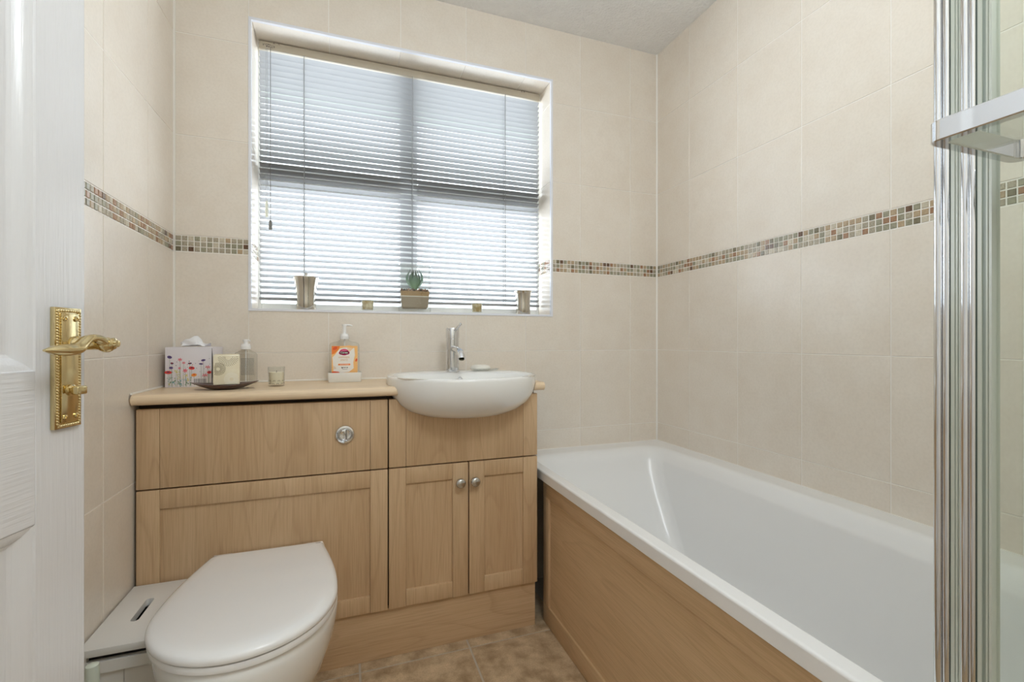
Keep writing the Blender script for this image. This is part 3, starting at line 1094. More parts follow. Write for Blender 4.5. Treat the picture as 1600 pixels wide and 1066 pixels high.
# ------------------------------------------------------------------ bath and its panel
bt = thing('bathtub', 'white acrylic bathtub along the tiled right wall', 'bathtub', (0.98, 0.92, 0.0))
BX0, BX1, BY0, BY1, BZ = 0.637, XR - 0.001, 0.058, YB - 0.001, 0.532
def rr(x0, x1, y0, y1, r, z, k=10, rb=None):
    """rounded rectangle; rb is the corner radius at the far end"""
    pts = []
    rb = r if rb is None else rb
    for cx_, cy_, a0, rad in ((x1, y0, -PI / 2, r), (x1, y1, 0, rb), (x0, y1, PI / 2, rb), (x0, y0, PI, r)):
        sx_ = -1 if cx_ == x1 else 1
        sy_ = -1 if cy_ == y1 else 1
        for i in range(k + 1):
            t = a0 + PI / 2 * i / k
            pts.append(Vector((cx_ + sx_ * rad + rad * math.cos(t), cy_ + sy_ * rad + rad * math.sin(t), z)))
    # spread extra points along the long sides so the loft stays even
    return pts
bm = BM()
ix0, ix1, iy0, iy1 = 0.674, 1.262, 0.15, 1.690
def tubl(a, b_, c, d, r, dz):
    return rr(ix0 + a, ix1 - b_, iy0 + c, iy1 - d - dz * 0.20, r, BZ - dz, rb=r * 0.45)
loops = [rr(BX0 + 0.016, BX1 - 0.004, BY0, BY1, 0.004, BZ - 0.034), rr(BX0 + 0.002, BX1 - 0.001, BY0, BY1, 0.005, BZ - 0.034), rr(BX0, BX1, BY0, BY1, 0.005, BZ - 0.032), rr(BX0, BX1, BY0, BY1, 0.005, BZ - 0.006),
         rr(BX0 + 0.0012, BX1, BY0, BY1, 0.005, BZ - 0.0022), rr(BX0 + 0.004, BX1, BY0, BY1, 0.006, BZ - 0.0004), rr(BX0 + 0.008, BX1, BY0, BY1, 0.007, BZ),
         tubl(-0.004, -0.016, -0.012, -0.012, 0.17, 0.0004), tubl(0.0, -0.008, -0.004, -0.004, 0.165, 0.0016), tubl(0.003, -0.001, 0.004, 0.004, 0.16, 0.0048), tubl(0.006, 0.006, 0.014, 0.013, 0.155, 0.012), tubl(0.009, 0.0145, 0.022, 0.020, 0.15, 0.024), tubl(0.012, 0.0255, 0.027, 0.026, 0.148, 0.040), tubl(0.0135, 0.031, 0.030, 0.029, 0.147, 0.052),
         tubl(0.018, 0.038, 0.036, 0.036, 0.145, 0.09), tubl(0.036, 0.052, 0.075, 0.082, 0.14, 0.20), tubl(0.052, 0.060, 0.12, 0.128, 0.135, 0.30),
         tubl(0.072, 0.080, 0.17, 0.172, 0.125, 0.355), tubl(0.11, 0.12, 0.22, 0.23, 0.10, 0.382), tubl(0.18, 0.19, 0.30, 0.35, 0.06, 0.388)]
loft(bm, loops, False, True)
tub = obj('tub', bm, M['acrylic'], bt, 75)
wn = tub.modifiers.new('weighted_normal', 'WEIGHTED_NORMAL')
wn.keep_sharp = True
wn.weight = 100
bm = BM()
lathe(bm, [(0.0, 0.0035), (0.02, 0.0035), (0.034, 0.001), (0.035, 0.0)], ((ix0 + ix1) / 2, iy0 + 0.36, BZ - 0.388), 24)
obj('waste', bm, M['chrome'], bt, 40)
# wooden panel under the rim
PXF = 0.651
bp = thing('bath_panel', 'maple effect framed panel along the front of the bathtub', 'bath panel', (0.66, 0.92, 0.0))
bm = BM(); box(bm, PXF + 0.0065, PXF + 0.018, 0.09, 1.496, 0.02, 0.485)
obj('panel', bm, M['wood_y'], bp)
bm = BM(); box(bm, PXF, PXF + 0.017, 0.062, 1.498, 0.4405, 0.4912, 0.0015)
obj('top_rail', bm, M['wood_y'], bp, 30)
bm = BM(); box(bm, PXF, PXF + 0.017, 0.062, 1.498, 0.0, 0.0655, 0.0015)
obj('bottom_rail', bm, M['wood_y'], bp, 30)
for a, b_ in ((1.452, 1.498), (0.062, 0.115)):
    bm = BM(); box(bm, PXF + 0.0004, PXF + 0.017, a, b_, 0.0645, 0.4415, 0.0015)
    obj('stile', bm, M['wood_z'], bp, 30)
# sealant line between bath and tiles
bm = BM()
box(bm, BX0 + 0.01, XR, YB - 0.0025, YB, BZ - 0.001, BZ + 0.0025, 0.0008)
box(bm, XR - 0.0025, XR, 0.06, YB, BZ - 0.001, BZ + 0.0025, 0.0008)
struct('trim_6', bm, M['sealant'])

# ------------------------------------------------------------------ shower screen folded back at the right, chrome shelf before it
ss = thing('shower_screen', 'folding glass bath screen with chrome upright profiles', 'shower screen', (0.67, 0.2, BZ))
ST = 1.96
def upright(name, pts, z0, z1, mat, smooth=60, parent=ss):
    bm = BM()
    prism(bm, pts, lambda a, b_, d: Vector((a, b_, d)), z0, z1)
    return obj(name, bm, mat, parent, smooth)
ZB = BZ + 0.001
SA = Vector((0.690, 0.360)); SD = Vector((-0.46850, -0.88346)); SN = Vector((-0.88346, 0.46850))
def on_line(t, out):
    p = SA + SD * t + SN * out
    return (p.x, p.y)
def rib(t0, t1, depth=0.008):
    c, r_ = (t0 + t1) / 2, (t1 - t0) / 2
    pts = [on_line(c - r_ * math.cos(PI * k / 10), r_ * 0.95 * math.sin(PI * k / 10)) for k in range(11)]
    return pts + [on_line(t1, -depth), on_line(t0, -depth)]
def strip(t0, t1, out=0.0, depth=0.007):
    return [on_line(t0, out), on_line(t1, out), on_line(t1, -depth), on_line(t0, -depth)]
M['pale_seal'] = new_mat('pale translucent seal', (196, 202, 190), 0.25)
for t0, t1 in ((-0.0063, 0.0046), (0.0078, 0.0165), (0.0345, 0.0441), (0.0460, 0.0535)):
    upright('chrome_rib', rib(t0, t1), ZB, ST, M['chrome'], 50)
for t0, t1, o_, mt in ((0.0046, 0.0078, -0.001, 'rubber'), (0.0165, 0.0185, 0.0, 'green_edge'), (0.0185, 0.0242, 0.001, 'pale_seal'), (0.0242, 0.0259, -0.001, 'green_edge'), (0.0259, 0.0288, 0.001, 'pale_seal'),
                       (0.0288, 0.0305, -0.001, 'green_edge'), (0.0305, 0.0345, 0.001, 'pale_seal'), (0.0441, 0.0460, 0.0, 'grey_seal'), (0.0535, 0.0560, 0.0, 'green_edge'), (0.0560, 0.0612, 0.001, 'pale_seal'),
                       (0.0612, 0.0668, 0.0, 'grey_seal'), (0.0668, 0.0690, 0.001, 'pale_seal'), (0.0690, 0.0706, -0.001, 'rubber'), (0.0706, 0.0740, 0.001, 'pale_seal')):
    upright('seal_strip', strip(t0, t1, o_), ZB, ST, M[mt], 0)
for xa, ya in ((0.6565, 0.292), (0.6945, 0.345)):
    bm = BM(); box(bm, xa, xa + 0.005, 0.060, ya, BZ + 0.012, ST - 0.01)
    obj('glass_panel', bm, M['screen_glass'], ss)
bm = BM(); box(bm, 0.648, 0.70, 0.056, 0.078, ZB, ST, 0.003)
obj('wall_profile', bm, M['chrome'], ss, 30)

sh = thing('chrome_shelf', 'square chrome framed glass shelf hung on the glass bath screen', 'shelf', (0.58, 0.17, 1.17))
sx0, sx1, sy0, sy1, sz0, sz1 = 0.510, 0.652, 0.075, 0.278, 1.1690, 1.1885
bm = BM()
def barloop(z, i):
    return rr(sx0 + i, sx1 - 0.002, sy0 + i, sy1 - i, 0.012, z, 6)
o0, i0 = 0.0, 0.011
loft(bm, [rr(sx0, sx1, sy0, sy1, 0.012, sz0 + 0.001, 6), rr(sx0, sx1, sy0, sy1, 0.012, sz1 - 0.001, 6), rr(sx0 + 0.001, sx1 - 0.001, sy0 + 0.001, sy1 - 0.001, 0.011, sz1, 6),
          rr(sx0 + 0.010, sx1 - 0.010, sy0 + 0.010, sy1 - 0.010, 0.008, sz1, 6), rr(sx0 + 0.011, sx1 - 0.011, sy0 + 0.011, sy1 - 0.011, 0.007, sz1 - 0.001, 6), rr(sx0 + 0.011, sx1 - 0.011, sy0 + 0.011, sy1 - 0.011, 0.007, sz0 + 0.001, 6),
          rr(sx0 + 0.010, sx1 - 0.010, sy0 + 0.010, sy1 - 0.010, 0.008, sz0, 6), rr(sx0 + 0.001, sx1 - 0.001, sy0 + 0.001, sy1 - 0.001, 0.011, sz0, 6), rr(sx0, sx1, sy0, sy1, 0.012, sz0 + 0.001, 6)])
bmesh.ops.remove_doubles(bm, verts=bm.verts[:], dist=1e-6)
obj('rail_frame', bm, M['chrome'], sh, 40)
bm = BM(); box(bm, sx0 + 0.0105, sx1 - 0.0105, sy0 + 0.0105, sy1 - 0.0105, sz0 + 0.011, sz0 + 0.015)
obj('shelf_plate', bm, M['clear'], sh)
for yy in (0.11, 0.25):
    bm = BM(); lathe(bm, [(0.011, 0.0), (0.011, 0.005), (0.0, 0.0055)], (0.6520, yy, (sz0 + sz1) / 2), 20, 'X')
    obj('fixing', bm, M['chrome'], sh, 40)

# ------------------------------------------------------------------ venetian blind
vb = thing('venetian_blind', 'white slatted venetian blind lowered in the window recess', 'blind', (0.248, 1.885, WZ0))
vx0, vx1, vy = -0.302, 0.7975, 1.886
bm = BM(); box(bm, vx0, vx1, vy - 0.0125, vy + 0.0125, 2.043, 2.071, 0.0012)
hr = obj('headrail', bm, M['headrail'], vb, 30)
for bx_ in (-0.252, -0.236, 0.712, 0.724):
    bm = BM(); box(bm, bx_ - 0.003, bx_ + 0.003, vy - 0.0140, vy - 0.0126, 2.066, 2.0715)
    obj('bracket_lug', bm, M['rubber'], hr)
# paper label on the headrail: faint marks in a bracket
yl = vy - 0.0129
stick = lambda a, c: Vector((-0.288 + a, yl, 2.0395 + c))
bm = BM()
for a, c, w_, h_ in ((0.005, 0.0215, 0.002, 0.002), (0.0095, 0.0215, 0.004, 0.0015), (0.0145, 0.0212, 0.006, 0.002), (0.0215, 0.0212, 0.004, 0.0013),
                     (0.0, 0.014, 0.0015, 0.008), (0.0015, 0.0185, 0.035, 0.0008), (0.036, 0.012, 0.0016, 0.007), (0.010, 0.0125, 0.005, 0.0035), (0.017, 0.012, 0.004, 0.003), (0.022, 0.0135, 0.012, 0.0011), (0.0225, 0.0105, 0.010, 0.0011)):
    flat(bm, stick, [(a, c), (a + w_, c), (a + w_, c + h_), (a, c + h_)])
obj('label_print', bm, new_mat('dark purple print', (58, 44, 62), 0.7), hr)
# slats: shallow curve, room edge high, outer edge low
TH = math.radians(21.5)
NS = 42
def slat_bm():
    bm = BM()
    pr = []
    for k in range(7):
        u = -0.0125 + 0.025 * k / 6
        pr.append((u, 0.0016 * (1 - (u / 0.0125) ** 2)))
    poly = pr + [(u, w_ - 0.0003) for u, w_ in reversed(pr)]
    prism(bm, poly, lambda a, b_, d: Vector((d, a * math.cos(TH) + b_ * math.sin(TH), -a * math.sin(TH) + b_ * math.cos(TH))), vx0 + 0.001 - 0.248, vx1 - 0.001 - 0.248)
    return bm
z_hi, z_lo = 2.031, 1.160
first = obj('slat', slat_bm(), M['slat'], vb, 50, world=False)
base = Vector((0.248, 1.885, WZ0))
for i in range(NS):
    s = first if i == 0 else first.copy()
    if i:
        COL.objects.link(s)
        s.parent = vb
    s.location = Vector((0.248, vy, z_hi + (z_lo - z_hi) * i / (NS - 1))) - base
bm = BM(); box(bm, vx0 + 0.001, vx1 - 0.001, vy - 0.011, vy + 0.011, 1.1345, 1.1445, 0.002)
obj('bottom_rail', bm, new_mat('grey bottom rail', (150, 152, 154), 0.4), vb, 30)
for cx_ in (-0.152, 0.2457, 0.6375):
    bm = BM()
    for yy in (vy - 0.0128, vy + 0.0128):
        tube(bm, [(cx_, yy, 1.140), (cx_, yy, 2.044)], 0.0011, 6)
    for i in range(NS):
        zz = z_hi + (z_lo - z_hi) * i / (NS - 1)
        tube(bm, [(cx_ - 0.002, vy - 0.0127, zz + 0.0042), (cx_ - 0.002, vy + 0.0127, zz - 0.0058)], 0.0005, 4)
    obj('ladder_cord', bm, M['cord'], vb, 60)
bm = BM(); tube(bm, [(-0.2627, vy - 0.018, 2.046), (-0.2627, vy - 0.018, 1.42)], 0.0009, 6)
lc = obj('lift_cord', bm, M['cord_dark'], vb, 60)
bm = BM(); lathe(bm, [(0.0, 0.036), (0.0045, 0.036), (0.0062, 0.016), (0.0052, 0.001), (0.0, 0.0)], (-0.2627, vy - 0.018, 1.386), 8)
obj('cord_weight', bm, M['cord_dark'], lc, 30)
bm = BM()
for dx in (-0.0022, 0.0022):
    tube(bm, [(-0.2745 + dx, vy - 0.019, 2.046), (-0.2745 + dx, vy - 0.019, 1.49)], 0.0006, 6)
tc_ = obj('tilt_cord', bm, M['cord'], vb, 60)
bm = BM(); lathe(bm, [(0.0, 0.060), (0.0035, 0.059), (0.005, 0.045), (0.0055, 0.012), (0.0045, 0.001), (0.0, 0.0)], (-0.2745, vy - 0.019, 1.432), 14)
obj('tassel', bm, new_mat('milky tassel', (226, 228, 214), 0.25), tc_, 50)

# ------------------------------------------------------------------ on the window sill
SY = 1.815
pot = thing('steel_pot', 'tall waisted steel pot with knobbed lid at the left of the sill', 'pot', (-0.1405, 1.818, WZ0))
pcx, pcy = -0.1405, 1.818
bm = BM()
lathe(bm, [(0.0, 0.0), (0.0315, 0.0), (0.0328, 0.002), (0.0325, 0.03), (0.0330, 0.060), (0.0355, 0.085), (0.0395, 0.106), (0.0425, 0.117), (0.0425, 0.118), (0.038, 0.116), (0.0, 0.115)], (pcx, pcy, WZ0), 40)
obj('body', bm, M['steel'], pot, 60)
bm = BM()
lathe(bm, [(0.0422, 0.1182), (0.0415, 0.1205), (0.02, 0.1222), (0.0, 0.1225)], (pcx, pcy, WZ0), 40)
ld_ = obj('lid', bm, M['steel'], pot, 60)
bm = BM()
lathe(bm, [(0.0038, 0.122), (0.0038, 0.128), (0.0062, 0.131), (0.0062, 0.135), (0.0, 0.136)], (pcx, pcy, WZ0), 16)
obj('knob', bm, M['chrome_soft'], ld_, 40)

def votive(name, label, x, y, zb, r0, r1, h, fill, wax_c, group=None, frost=None):
    t = thing(name, label, 'candle', (x, y, zb), 0, group)
    bm = BM()
    lathe(bm, [(0.0, 0.0), (r0 * 0.95, 0.0), (r0, 0.002), (r1, h), (r1 - 0.0018, h), (r0 - 0.0018, 0.008), (0.0, 0.007)], (x, y, zb), 28)
    obj('glass', bm, frost or M['clear'], t, 40)
    rr_ = lambda z: r0 + (r1 - r0) * z / h - 0.0022
    bm = BM()
    lathe(bm, [(0.0, 0.0075), (rr_(0.0075) - 0.001, 0.0078), (rr_(h * fill), h * fill), (rr_(h * fill) - 0.003, h * fill - 0.001), (0.0, h * fill - 0.002)], (x, y, zb), 24)
    w = obj('wax', bm, wax_c, t, 40)
    bm = BM(); tube(bm, [(x, y, zb + h * fill - 0.003), (x + 0.0006, y, zb + h * fill + 0.005)], 0.0007, 6)
    obj('wick', bm, M['dark'], t)
    return t
wax_gold = mottled('gold and cream wax', (236, 226, 196), (176, 148, 92), 46, 0.5, detail=2)
wax_cream = mottled('cream wax', (234, 222, 190), (208, 190, 150), 36, 0.5, detail=2)
votive('votive_candle', 'small glass candle with cream and gold wax between steel pot and succulent', 0.0712, 1.808, WZ0, 0.0225, 0.024, 0.050, 0.80, wax_gold)
votive('votive_candle', 'small glass candle with cream and gold wax between succulent and steel cup', 0.4935, 1.808, WZ0, 0.0215, 0.0235, 0.050, 0.80, wax_gold)

# succulent in a glass tank
su = thing('potted_succulent', 'green succulent in a clear glass tank of sand and pebbles', 'potted plant', (0.2470, 1.826, WZ0))
ux, uy = 0.2470, 1.826
bm = BM()
ow, od = 0.0600, 0.0240
def rbox(w_, d_, r_, z_):
    return rr(ux - w_, ux + w_, uy - d_, uy + d_, r_, z_, 4)
loft(bm, [rbox(ow, od, 0.004, WZ0), rbox(ow, od, 0.004, 1.283), rbox(ow - 0.003, od - 0.003, 0.003, 1.283), rbox(ow - 0.003, od - 0.003, 0.003, 1.19), rbox(ow - 0.009, od - 0.004, 0.006, 1.116), rbox(ow - 0.014, od - 0.008, 0.004, 1.110)], True, True)
obj('tank', bm, M['clear'], su, 30)
bm = BM()
loft(bm, [rbox(ow - 0.016, od - 0.009, 0.004, 1.1108), rbox(ow - 0.0105, od - 0.005, 0.005, 1.1165), rbox(ow - 0.0070, od - 0.004, 0.003, 1.156)], True, True)
obj('grey_sand', bm, mottled('grey brown sand', (176, 160, 138), (150, 134, 112), 300, 0.8), su, 30)
bm = BM()
loft(bm, [rbox(ow - 0.0070, od - 0.004, 0.003, 1.1562), rbox(ow - 0.0067, od - 0.004, 0.003, 1.160)], True, True)
obj('white_sand', bm, new_mat('white sand line', (224, 216, 200), 0.8), su, 30)
bm = BM()
loft(bm, [rbox(ow - 0.0067, od - 0.004, 0.003, 1.1602), rbox(ow - 0.0050, od - 0.004, 0.003, 1.178)], True, True)
obj('tan_sand', bm, mottled('tan sand', (186, 154, 108), (158, 124, 82), 260, 0.8), su, 30)
pm = [new_mat('brown pebble', (122, 92, 70), 0.4), new_mat('dark pebble', (66, 50, 42), 0.4), new_mat('rosy pebble', (176, 140, 116), 0.4)]
peb = []
for q in range(3):
    b2 = BM(); ball(b2, Vector((0, 0, 0)), 0.0046, 1.25, 0.95, 0.8, 7, 5)
    me = bpy.data.meshes.new('pebble'); b2.to_mesh(me); b2.free(); me.materials.append(pm[q]); me.shade_smooth(); peb.append(me)
for r_ in range(4):
    for k in range(12):
        o = bpy.data.objects.new('pebble', peb[rnd.randrange(3)])
        o.location = (-0.0495 + 0.009 * k + rnd.uniform(-.002, .002), -0.0150 + 0.010 * r_ + rnd.uniform(-.002, .002), 1.1815 - WZ0 + rnd.uniform(-0.001, 0.003))
        o.rotation_euler = (rnd.uniform(0, 6), rnd.uniform(0, 6), rnd.uniform(0, 6))
        o.parent = su
        COL.objects.link(o)
leafm = new_mat('succulent green', (92, 138, 108), 0.45)
tcn = N(leafm, 'ShaderNodeTexCoord')
spx = N(leafm, 'ShaderNodeSeparateXYZ')
L(leafm, tcn.outputs['Object'], spx.inputs[0])
mrg = N(leafm, 'ShaderNodeMapRange')
mrg.inputs['From Min'].default_value = 1.19 - WZ0
mrg.inputs['From Max'].default_value = 1.272 - WZ0
L(leafm, spx.outputs['Z'], mrg.inputs['Value'])
rl = ramp(leafm, [(0.0, lin((128, 168, 128))), (0.5, lin((84, 120, 98))), (1.0, lin((52, 56, 58)))])
L(leafm, mrg.outputs[0], rl.inputs['Fac'])
L(leafm, rl.outputs['Color'], bsdf(leafm).inputs['Base Color'])
for az, h_, out, wd, tf in ((180, 0.084, 0.0275, 0.012, 0.62), (0, 0.087, 0.0275, 0.012, 0.62), (208, 0.074, 0.021, 0.008, 0.6), (332, 0.076, 0.021, 0.008, 0.6),
                           (270, 0.058, 0.010, 0.016, 0.3), (125, 0.080, 0.015, 0.009, 0.4), (58, 0.078, 0.015, 0.009, 0.4)):
    a = math.radians(az)
    bm = BM()
    rings = []
    dirv = Vector((math.cos(a), math.sin(a) * 0.45, 0))
    sid = Vector((-math.sin(a), math.cos(a) * 0.45, 0)).normalized()
    for i in range(10):
        t = i / 9
        rad = out * math.sin(min(1.0, t * 1.12) * PI * 0.80 + 0.05) ** 0.85
        c = Vector((ux, uy, 1.184)) + dirv * rad + Vector((0, 0, h_ * t))
        w_ = wd * (0.55 + 0.45 * math.sin(PI * t * 0.9)) * (1 - t ** 3) + 0.0003
        th = w_ * tf
        nrm = dirv.normalized()
        rings.append([c + sid * w_ - nrm * th * 0.2, c + nrm * th, c - sid * w_ - nrm * th * 0.2, c - nrm * th * 0.5])
    loft(bm, rings, True, True)
    obj('leaf', bm, leafm, su, 70)

cup = thing('steel_cup', 'tall flared polished steel cup at the right of the sill', 'cup', (0.696, 1.815, WZ0))
bm = BM()
lathe(bm, [(0.0, 0.0), (0.0290, 0.0), (0.0302, 0.002), (0.0300, 0.03), (0.0305, 0.06), (0.0325, 0.083), (0.0350, 0.095), (0.0372, 0.0995), (0.0370, 0.1005), (0.034, 0.097), (0.030, 0.07), (0.0285, 0.004), (0.0, 0.003)], (0.696, 1.815, WZ0), 40)
obj('body', bm, M['steel'], cup, 60)

# ------------------------------------------------------------------ on the worktop
# tissue box, turned a little, with printed wild flowers and a pulled tissue
TB0 = Vector((-0.5145, 1.6480, WT))
tba = math.radians(-5)
tb = thing('tissue_box', 'white cube tissue box printed with wild flowers in the left corner', 'tissue box', TB0, tba)
tw, td, th_ = 0.1235, 0.098, 0.1215
bm = BM(); box(bm, 0, tw, 0, td, 0, th_, 0.0012)
obj('carton', bm, new_mat('lilac white card', (224, 220, 226), 0.5), tb, 30, world=False)
fm = [new_mat('flower ' + n_, c, 0.6) for n_, c in (('purple', (92, 72, 132)), ('pink', (222, 120, 134)), ('red', (214, 62, 56)), ('orange', (232, 150, 62)), ('yellow', (214, 204, 120)),
                                                     ('stem green', (120, 148, 122)), ('teal', (120, 168, 176)), ('dark blue', (58, 56, 84)), ('bar grey', (138, 134, 140)), ('white', (236, 234, 234)), ('black', (30, 28, 30)))]
bm = BM()
u_ = tw / 100.0
face = lambda lvl: (lambda a, c: Vector((a * u_, -0.0002 - 0.00004 * lvl, c * u_)))
r2 = random.Random(5)
heads = [(10, 74, 0, 5.2, 3.6), (32, 68, 1, 5, 4), (31, 47, 1, 3.4, 3), (13, 48, 0, 4.4, 3), (7, 37, 2, 8, 4), (43, 41, 1, 5.5, 5), (57, 47, 2, 6.4, 4), (62, 30, 3, 6, 4), (82, 66, 0, 5, 2.6), (77, 57, 0, 4.6, 2),
         (92, 49, 1, 6, 3.6), (95, 36, 2, 4.6, 3.6), (86, 29, 1, 7, 3.6), (40, 60, 1, 4, 3), (53, 58.5, 7, 4.4, 2), (15, 59, 7, 3.4, 2.4), (28, 34, 4, 6, 5), (33, 26, 4, 7, 6), (24, 40, 4, 3.5, 2.5), (44, 30, 4, 4, 3)]
for a, c, mi, ra, rb in heads:                              # stems first
    x = a + r2.uniform(-2, 2)
    flat(bm, face(0), [(x - 0.35, 2), (x + 0.35, 2), (a + 0.3, c), (a - 0.3, c)], 5)
for k in range(46):
    a, c = r2.uniform(3, 56), r2.uniform(3, 24)
    disc(bm, face(1), a, c, r2.uniform(0.5, 1.6), r2.uniform(1.0, 3.2), 6, r2.uniform(-0.5, 0.5), r2.choice([5, 5, 6, 6, 4]))
for k in range(26):
    disc(bm, face(1), r2.uniform(3, 97), r2.uniform(24, 70), r2.uniform(0.5, 1.1), r2.uniform(0.5, 1.3), 6, 0, r2.choice([7, 7, 5, 1, 4]))
for a, c, mi, ra, rb in heads:
    if mi == 1:
        for q in range(6):
            t = q * PI / 3 + 0.3
            disc(bm, face(2), a + math.cos(t) * ra * 0.55, c + math.sin(t) * rb * 0.55, ra * 0.5, rb * 0.26, 8, t, mi)
    elif mi == 4:
        for q in range(9):
            disc(bm, face(2), a + r2.uniform(-ra, ra), c + r2.uniform(-rb, rb), 1.1, 1.0, 6, 0, 4)
    else:
        disc(bm, face(2), a, c, ra, rb, 14, r2.uniform(-0.3, 0.2), mi)
        disc(bm, face(3), a, c + rb * 0.2, ra * 0.4, rb * 0.35, 8, 0, 7 if mi in (0, 2) else 2)
flat(bm, face(2), [(60, 3), (91, 3), (91, 22), (60, 22)], 9)
xx = 61.5
while xx < 90:
    w_ = r2.choice([0.5, 0.8, 1.2, 1.8])
    flat(bm, face(3), [(xx, 5), (xx + w_, 5), (xx + w_, 21), (xx, 21)], 8)
    xx += w_ + r2.choice([0.5, 0.8, 1.1])
obj('flower_print', bm, fm, tb, world=False)
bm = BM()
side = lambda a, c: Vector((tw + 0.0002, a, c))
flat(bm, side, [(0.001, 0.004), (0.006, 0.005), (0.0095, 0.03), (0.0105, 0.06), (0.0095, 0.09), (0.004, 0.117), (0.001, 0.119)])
obj('flap_shadow', bm, M['dark'], tb, world=False)  # flap's shadow painted as a flat dark crescent
bm = BM()
q = [[], []]
rows_ = 9
cols_ = 15
vt = {}
for i in range(cols_):
    for k in range(rows_):
        s, t = i / (cols_ - 1), k / (rows_ - 1)
        ht = (0.014 + 0.022 * s / 0.6 if s < 0.6 else 0.036 - 0.026 * (s - 0.6) / 0.12 if s < 0.72 else 0.010) + 0.002 * math.sin(23 * s + 5 * t)
        x = 0.025 + 0.078 * s + 0.004 * math.sin(7 * t + s * 3) - 0.004 * t
        y = td / 2 + (t - 0.5) * 0.03 * (0.5 + t) + 0.006 * math.sin(9 * s + 4 * t)
        vt[i, k] = bm.verts.new((x, y, th_ + 0.0006 + ht * math.sin(PI * (0.06 + 0.5 * t + 0.42 * t * t))))
for i in range(cols_ - 1):
    for k in range(rows_ - 1):
        bm.faces.new([vt[i, k], vt[i + 1, k], vt[i + 1, k + 1], vt[i, k + 1]])
to = obj('tissue', bm, new_mat('white tissue', (240, 240, 242), 0.8), tb, 60, world=False)

# boat-shaped wooden tray and the square candle standing on it
ty_ = 1.548
tr_c = Vector((-0.336, ty_, WT))
tr = thing('wooden_tray', 'dark wooden boat-shaped tray with pointed ends near the worktop edge', 'tray', tr_c, math.radians(3))
bm = BM()
top_l, bot_l, in_l, in_b = [], [], [], []
NB = 16
def boat(f, z0, rise, wmax, ln):
    out = []
    for side_ in (1, -1):
        rng_ = range(NB + 1) if side_ == 1 else range(NB - 1, 0, -1)
        for k in rng_:
            s = -1 + 2 * k / NB
            out.append(Vector((ln * s, side_ * wmax * (1 - abs(s) ** 2.2) ** 0.9 * 1.0 + (0.0), z0 + rise * abs(s) ** 2.2)))
    return out
loft(bm, [boat(0, 0.0005, 0.003, 0.027, 0.046), boat(0, 0.004, 0.008, 0.036, 0.068), boat(0, 0.0125, 0.0085, 0.046, 0.0865), boat(0, 0.0148, 0.0072, 0.0455, 0.0862), boat(0, 0.0095, 0.008, 0.038, 0.074), boat(0, 0.0066, 0.005, 0.028, 0.055)], True, True)
obj('tray_body', bm, mottled('dark brown wood', (84, 52, 38), (54, 32, 24), 40, 0.28, coat=0.4), tr, 40, world=False)

cz = WT + 0.0145
ck = math.radians(11)
sc_ = thing('square_candle', 'cream square glass candle holder with dotted dandelion print on the dark tray', 'candle', (-0.331, 1.545, cz), ck)
hs, hh = 0.0325, 0.0865
bm = BM(); box(bm, -hs, hs, -hs, hs, 0, hh, 0.003, 3)
obj('holder', bm, mottled('cream pearl glass', (236, 230, 208), (226, 216, 188), 22, 0.2, coat=0.5), sc_, 40, world=False)
bm = BM()
fc = lambda a, c: Vector((a, -hs - 0.00015, c))
for cx_, cz_, rmax, half in ((0.004, 0.078, 0.024, True), (-0.0205, 0.046, 0.0175, False), (0.012, 0.016, 0.018, False)):
    for q in range(3, 10):
        rd = rmax * q / 9
        nn_ = int(6 + q * 3)
        for k in range(nn_):
            t = 2 * PI * k / nn_ + q * 0.3
            a, c = cx_ + rd * math.cos(t), cz_ + rd * math.sin(t)
            if abs(a) > hs - 0.003 or c > hh - 0.006 or c < 0.003 or (half and t % (2 * PI) < PI * 0.02):
                continue
            disc(bm, fc, a, c, 0.0013, 0.0008, 5, t, 1 if cz_ < 0.03 else 0)
obj('dot_print', bm, [new_mat('bronze print', (112, 98, 60), 0.45), new_mat('pearl print', (238, 236, 226), 0.4)], sc_, world=False)
bm = BM(); box(bm, -hs + 0.003, hs - 0.003, -hs + 0.003, hs - 0.003, hh - 0.0003, hh + 0.0004)
obj('wax_top', bm, wax_cream, sc_, world=False)

def pump_parts(t, x, y, z, cr, ch, nz, hz_, dirx, s=1.0, mat=None):
    """collar, stem and spouted head of a pump dispenser; z is the top of the neck"""
    mat = mat or M['white_plastic']
    bm = BM()
    lathe(bm, [(0.0, 0.0), (cr, 0.0), (cr, ch * 0.55), (cr * 0.94, ch * 0.6), (cr * 0.86, ch), (0.0, ch)], (x, y, z), 22)
    c = obj('collar', bm, mat, t, 40)
    bm = BM()
    lathe(bm, [(cr * 0.42, ch), (cr * 0.42, hz_)], (x, y, z), 14)
    top_ = z + hz_
    lathe(bm, [(0.0, 0.0), (cr * 0.55, 0.0), (cr * 0.6, 0.003), (cr * 0.55, 0.007), (0.0, 0.0075)], (x, y, top_ - 0.003), 16)
    tube(bm, [(x, y, top_ + 0.0012), (x + dirx[0] * nz * 0.6, y + dirx[1] * nz * 0.6, top_ + 0.0012), (x + dirx[0] * nz, y + dirx[1] * nz, top_ - 0.001)], [0.0036, 0.0032, 0.0024], 10)
    obj('pump_head', bm, mat, t, 50)

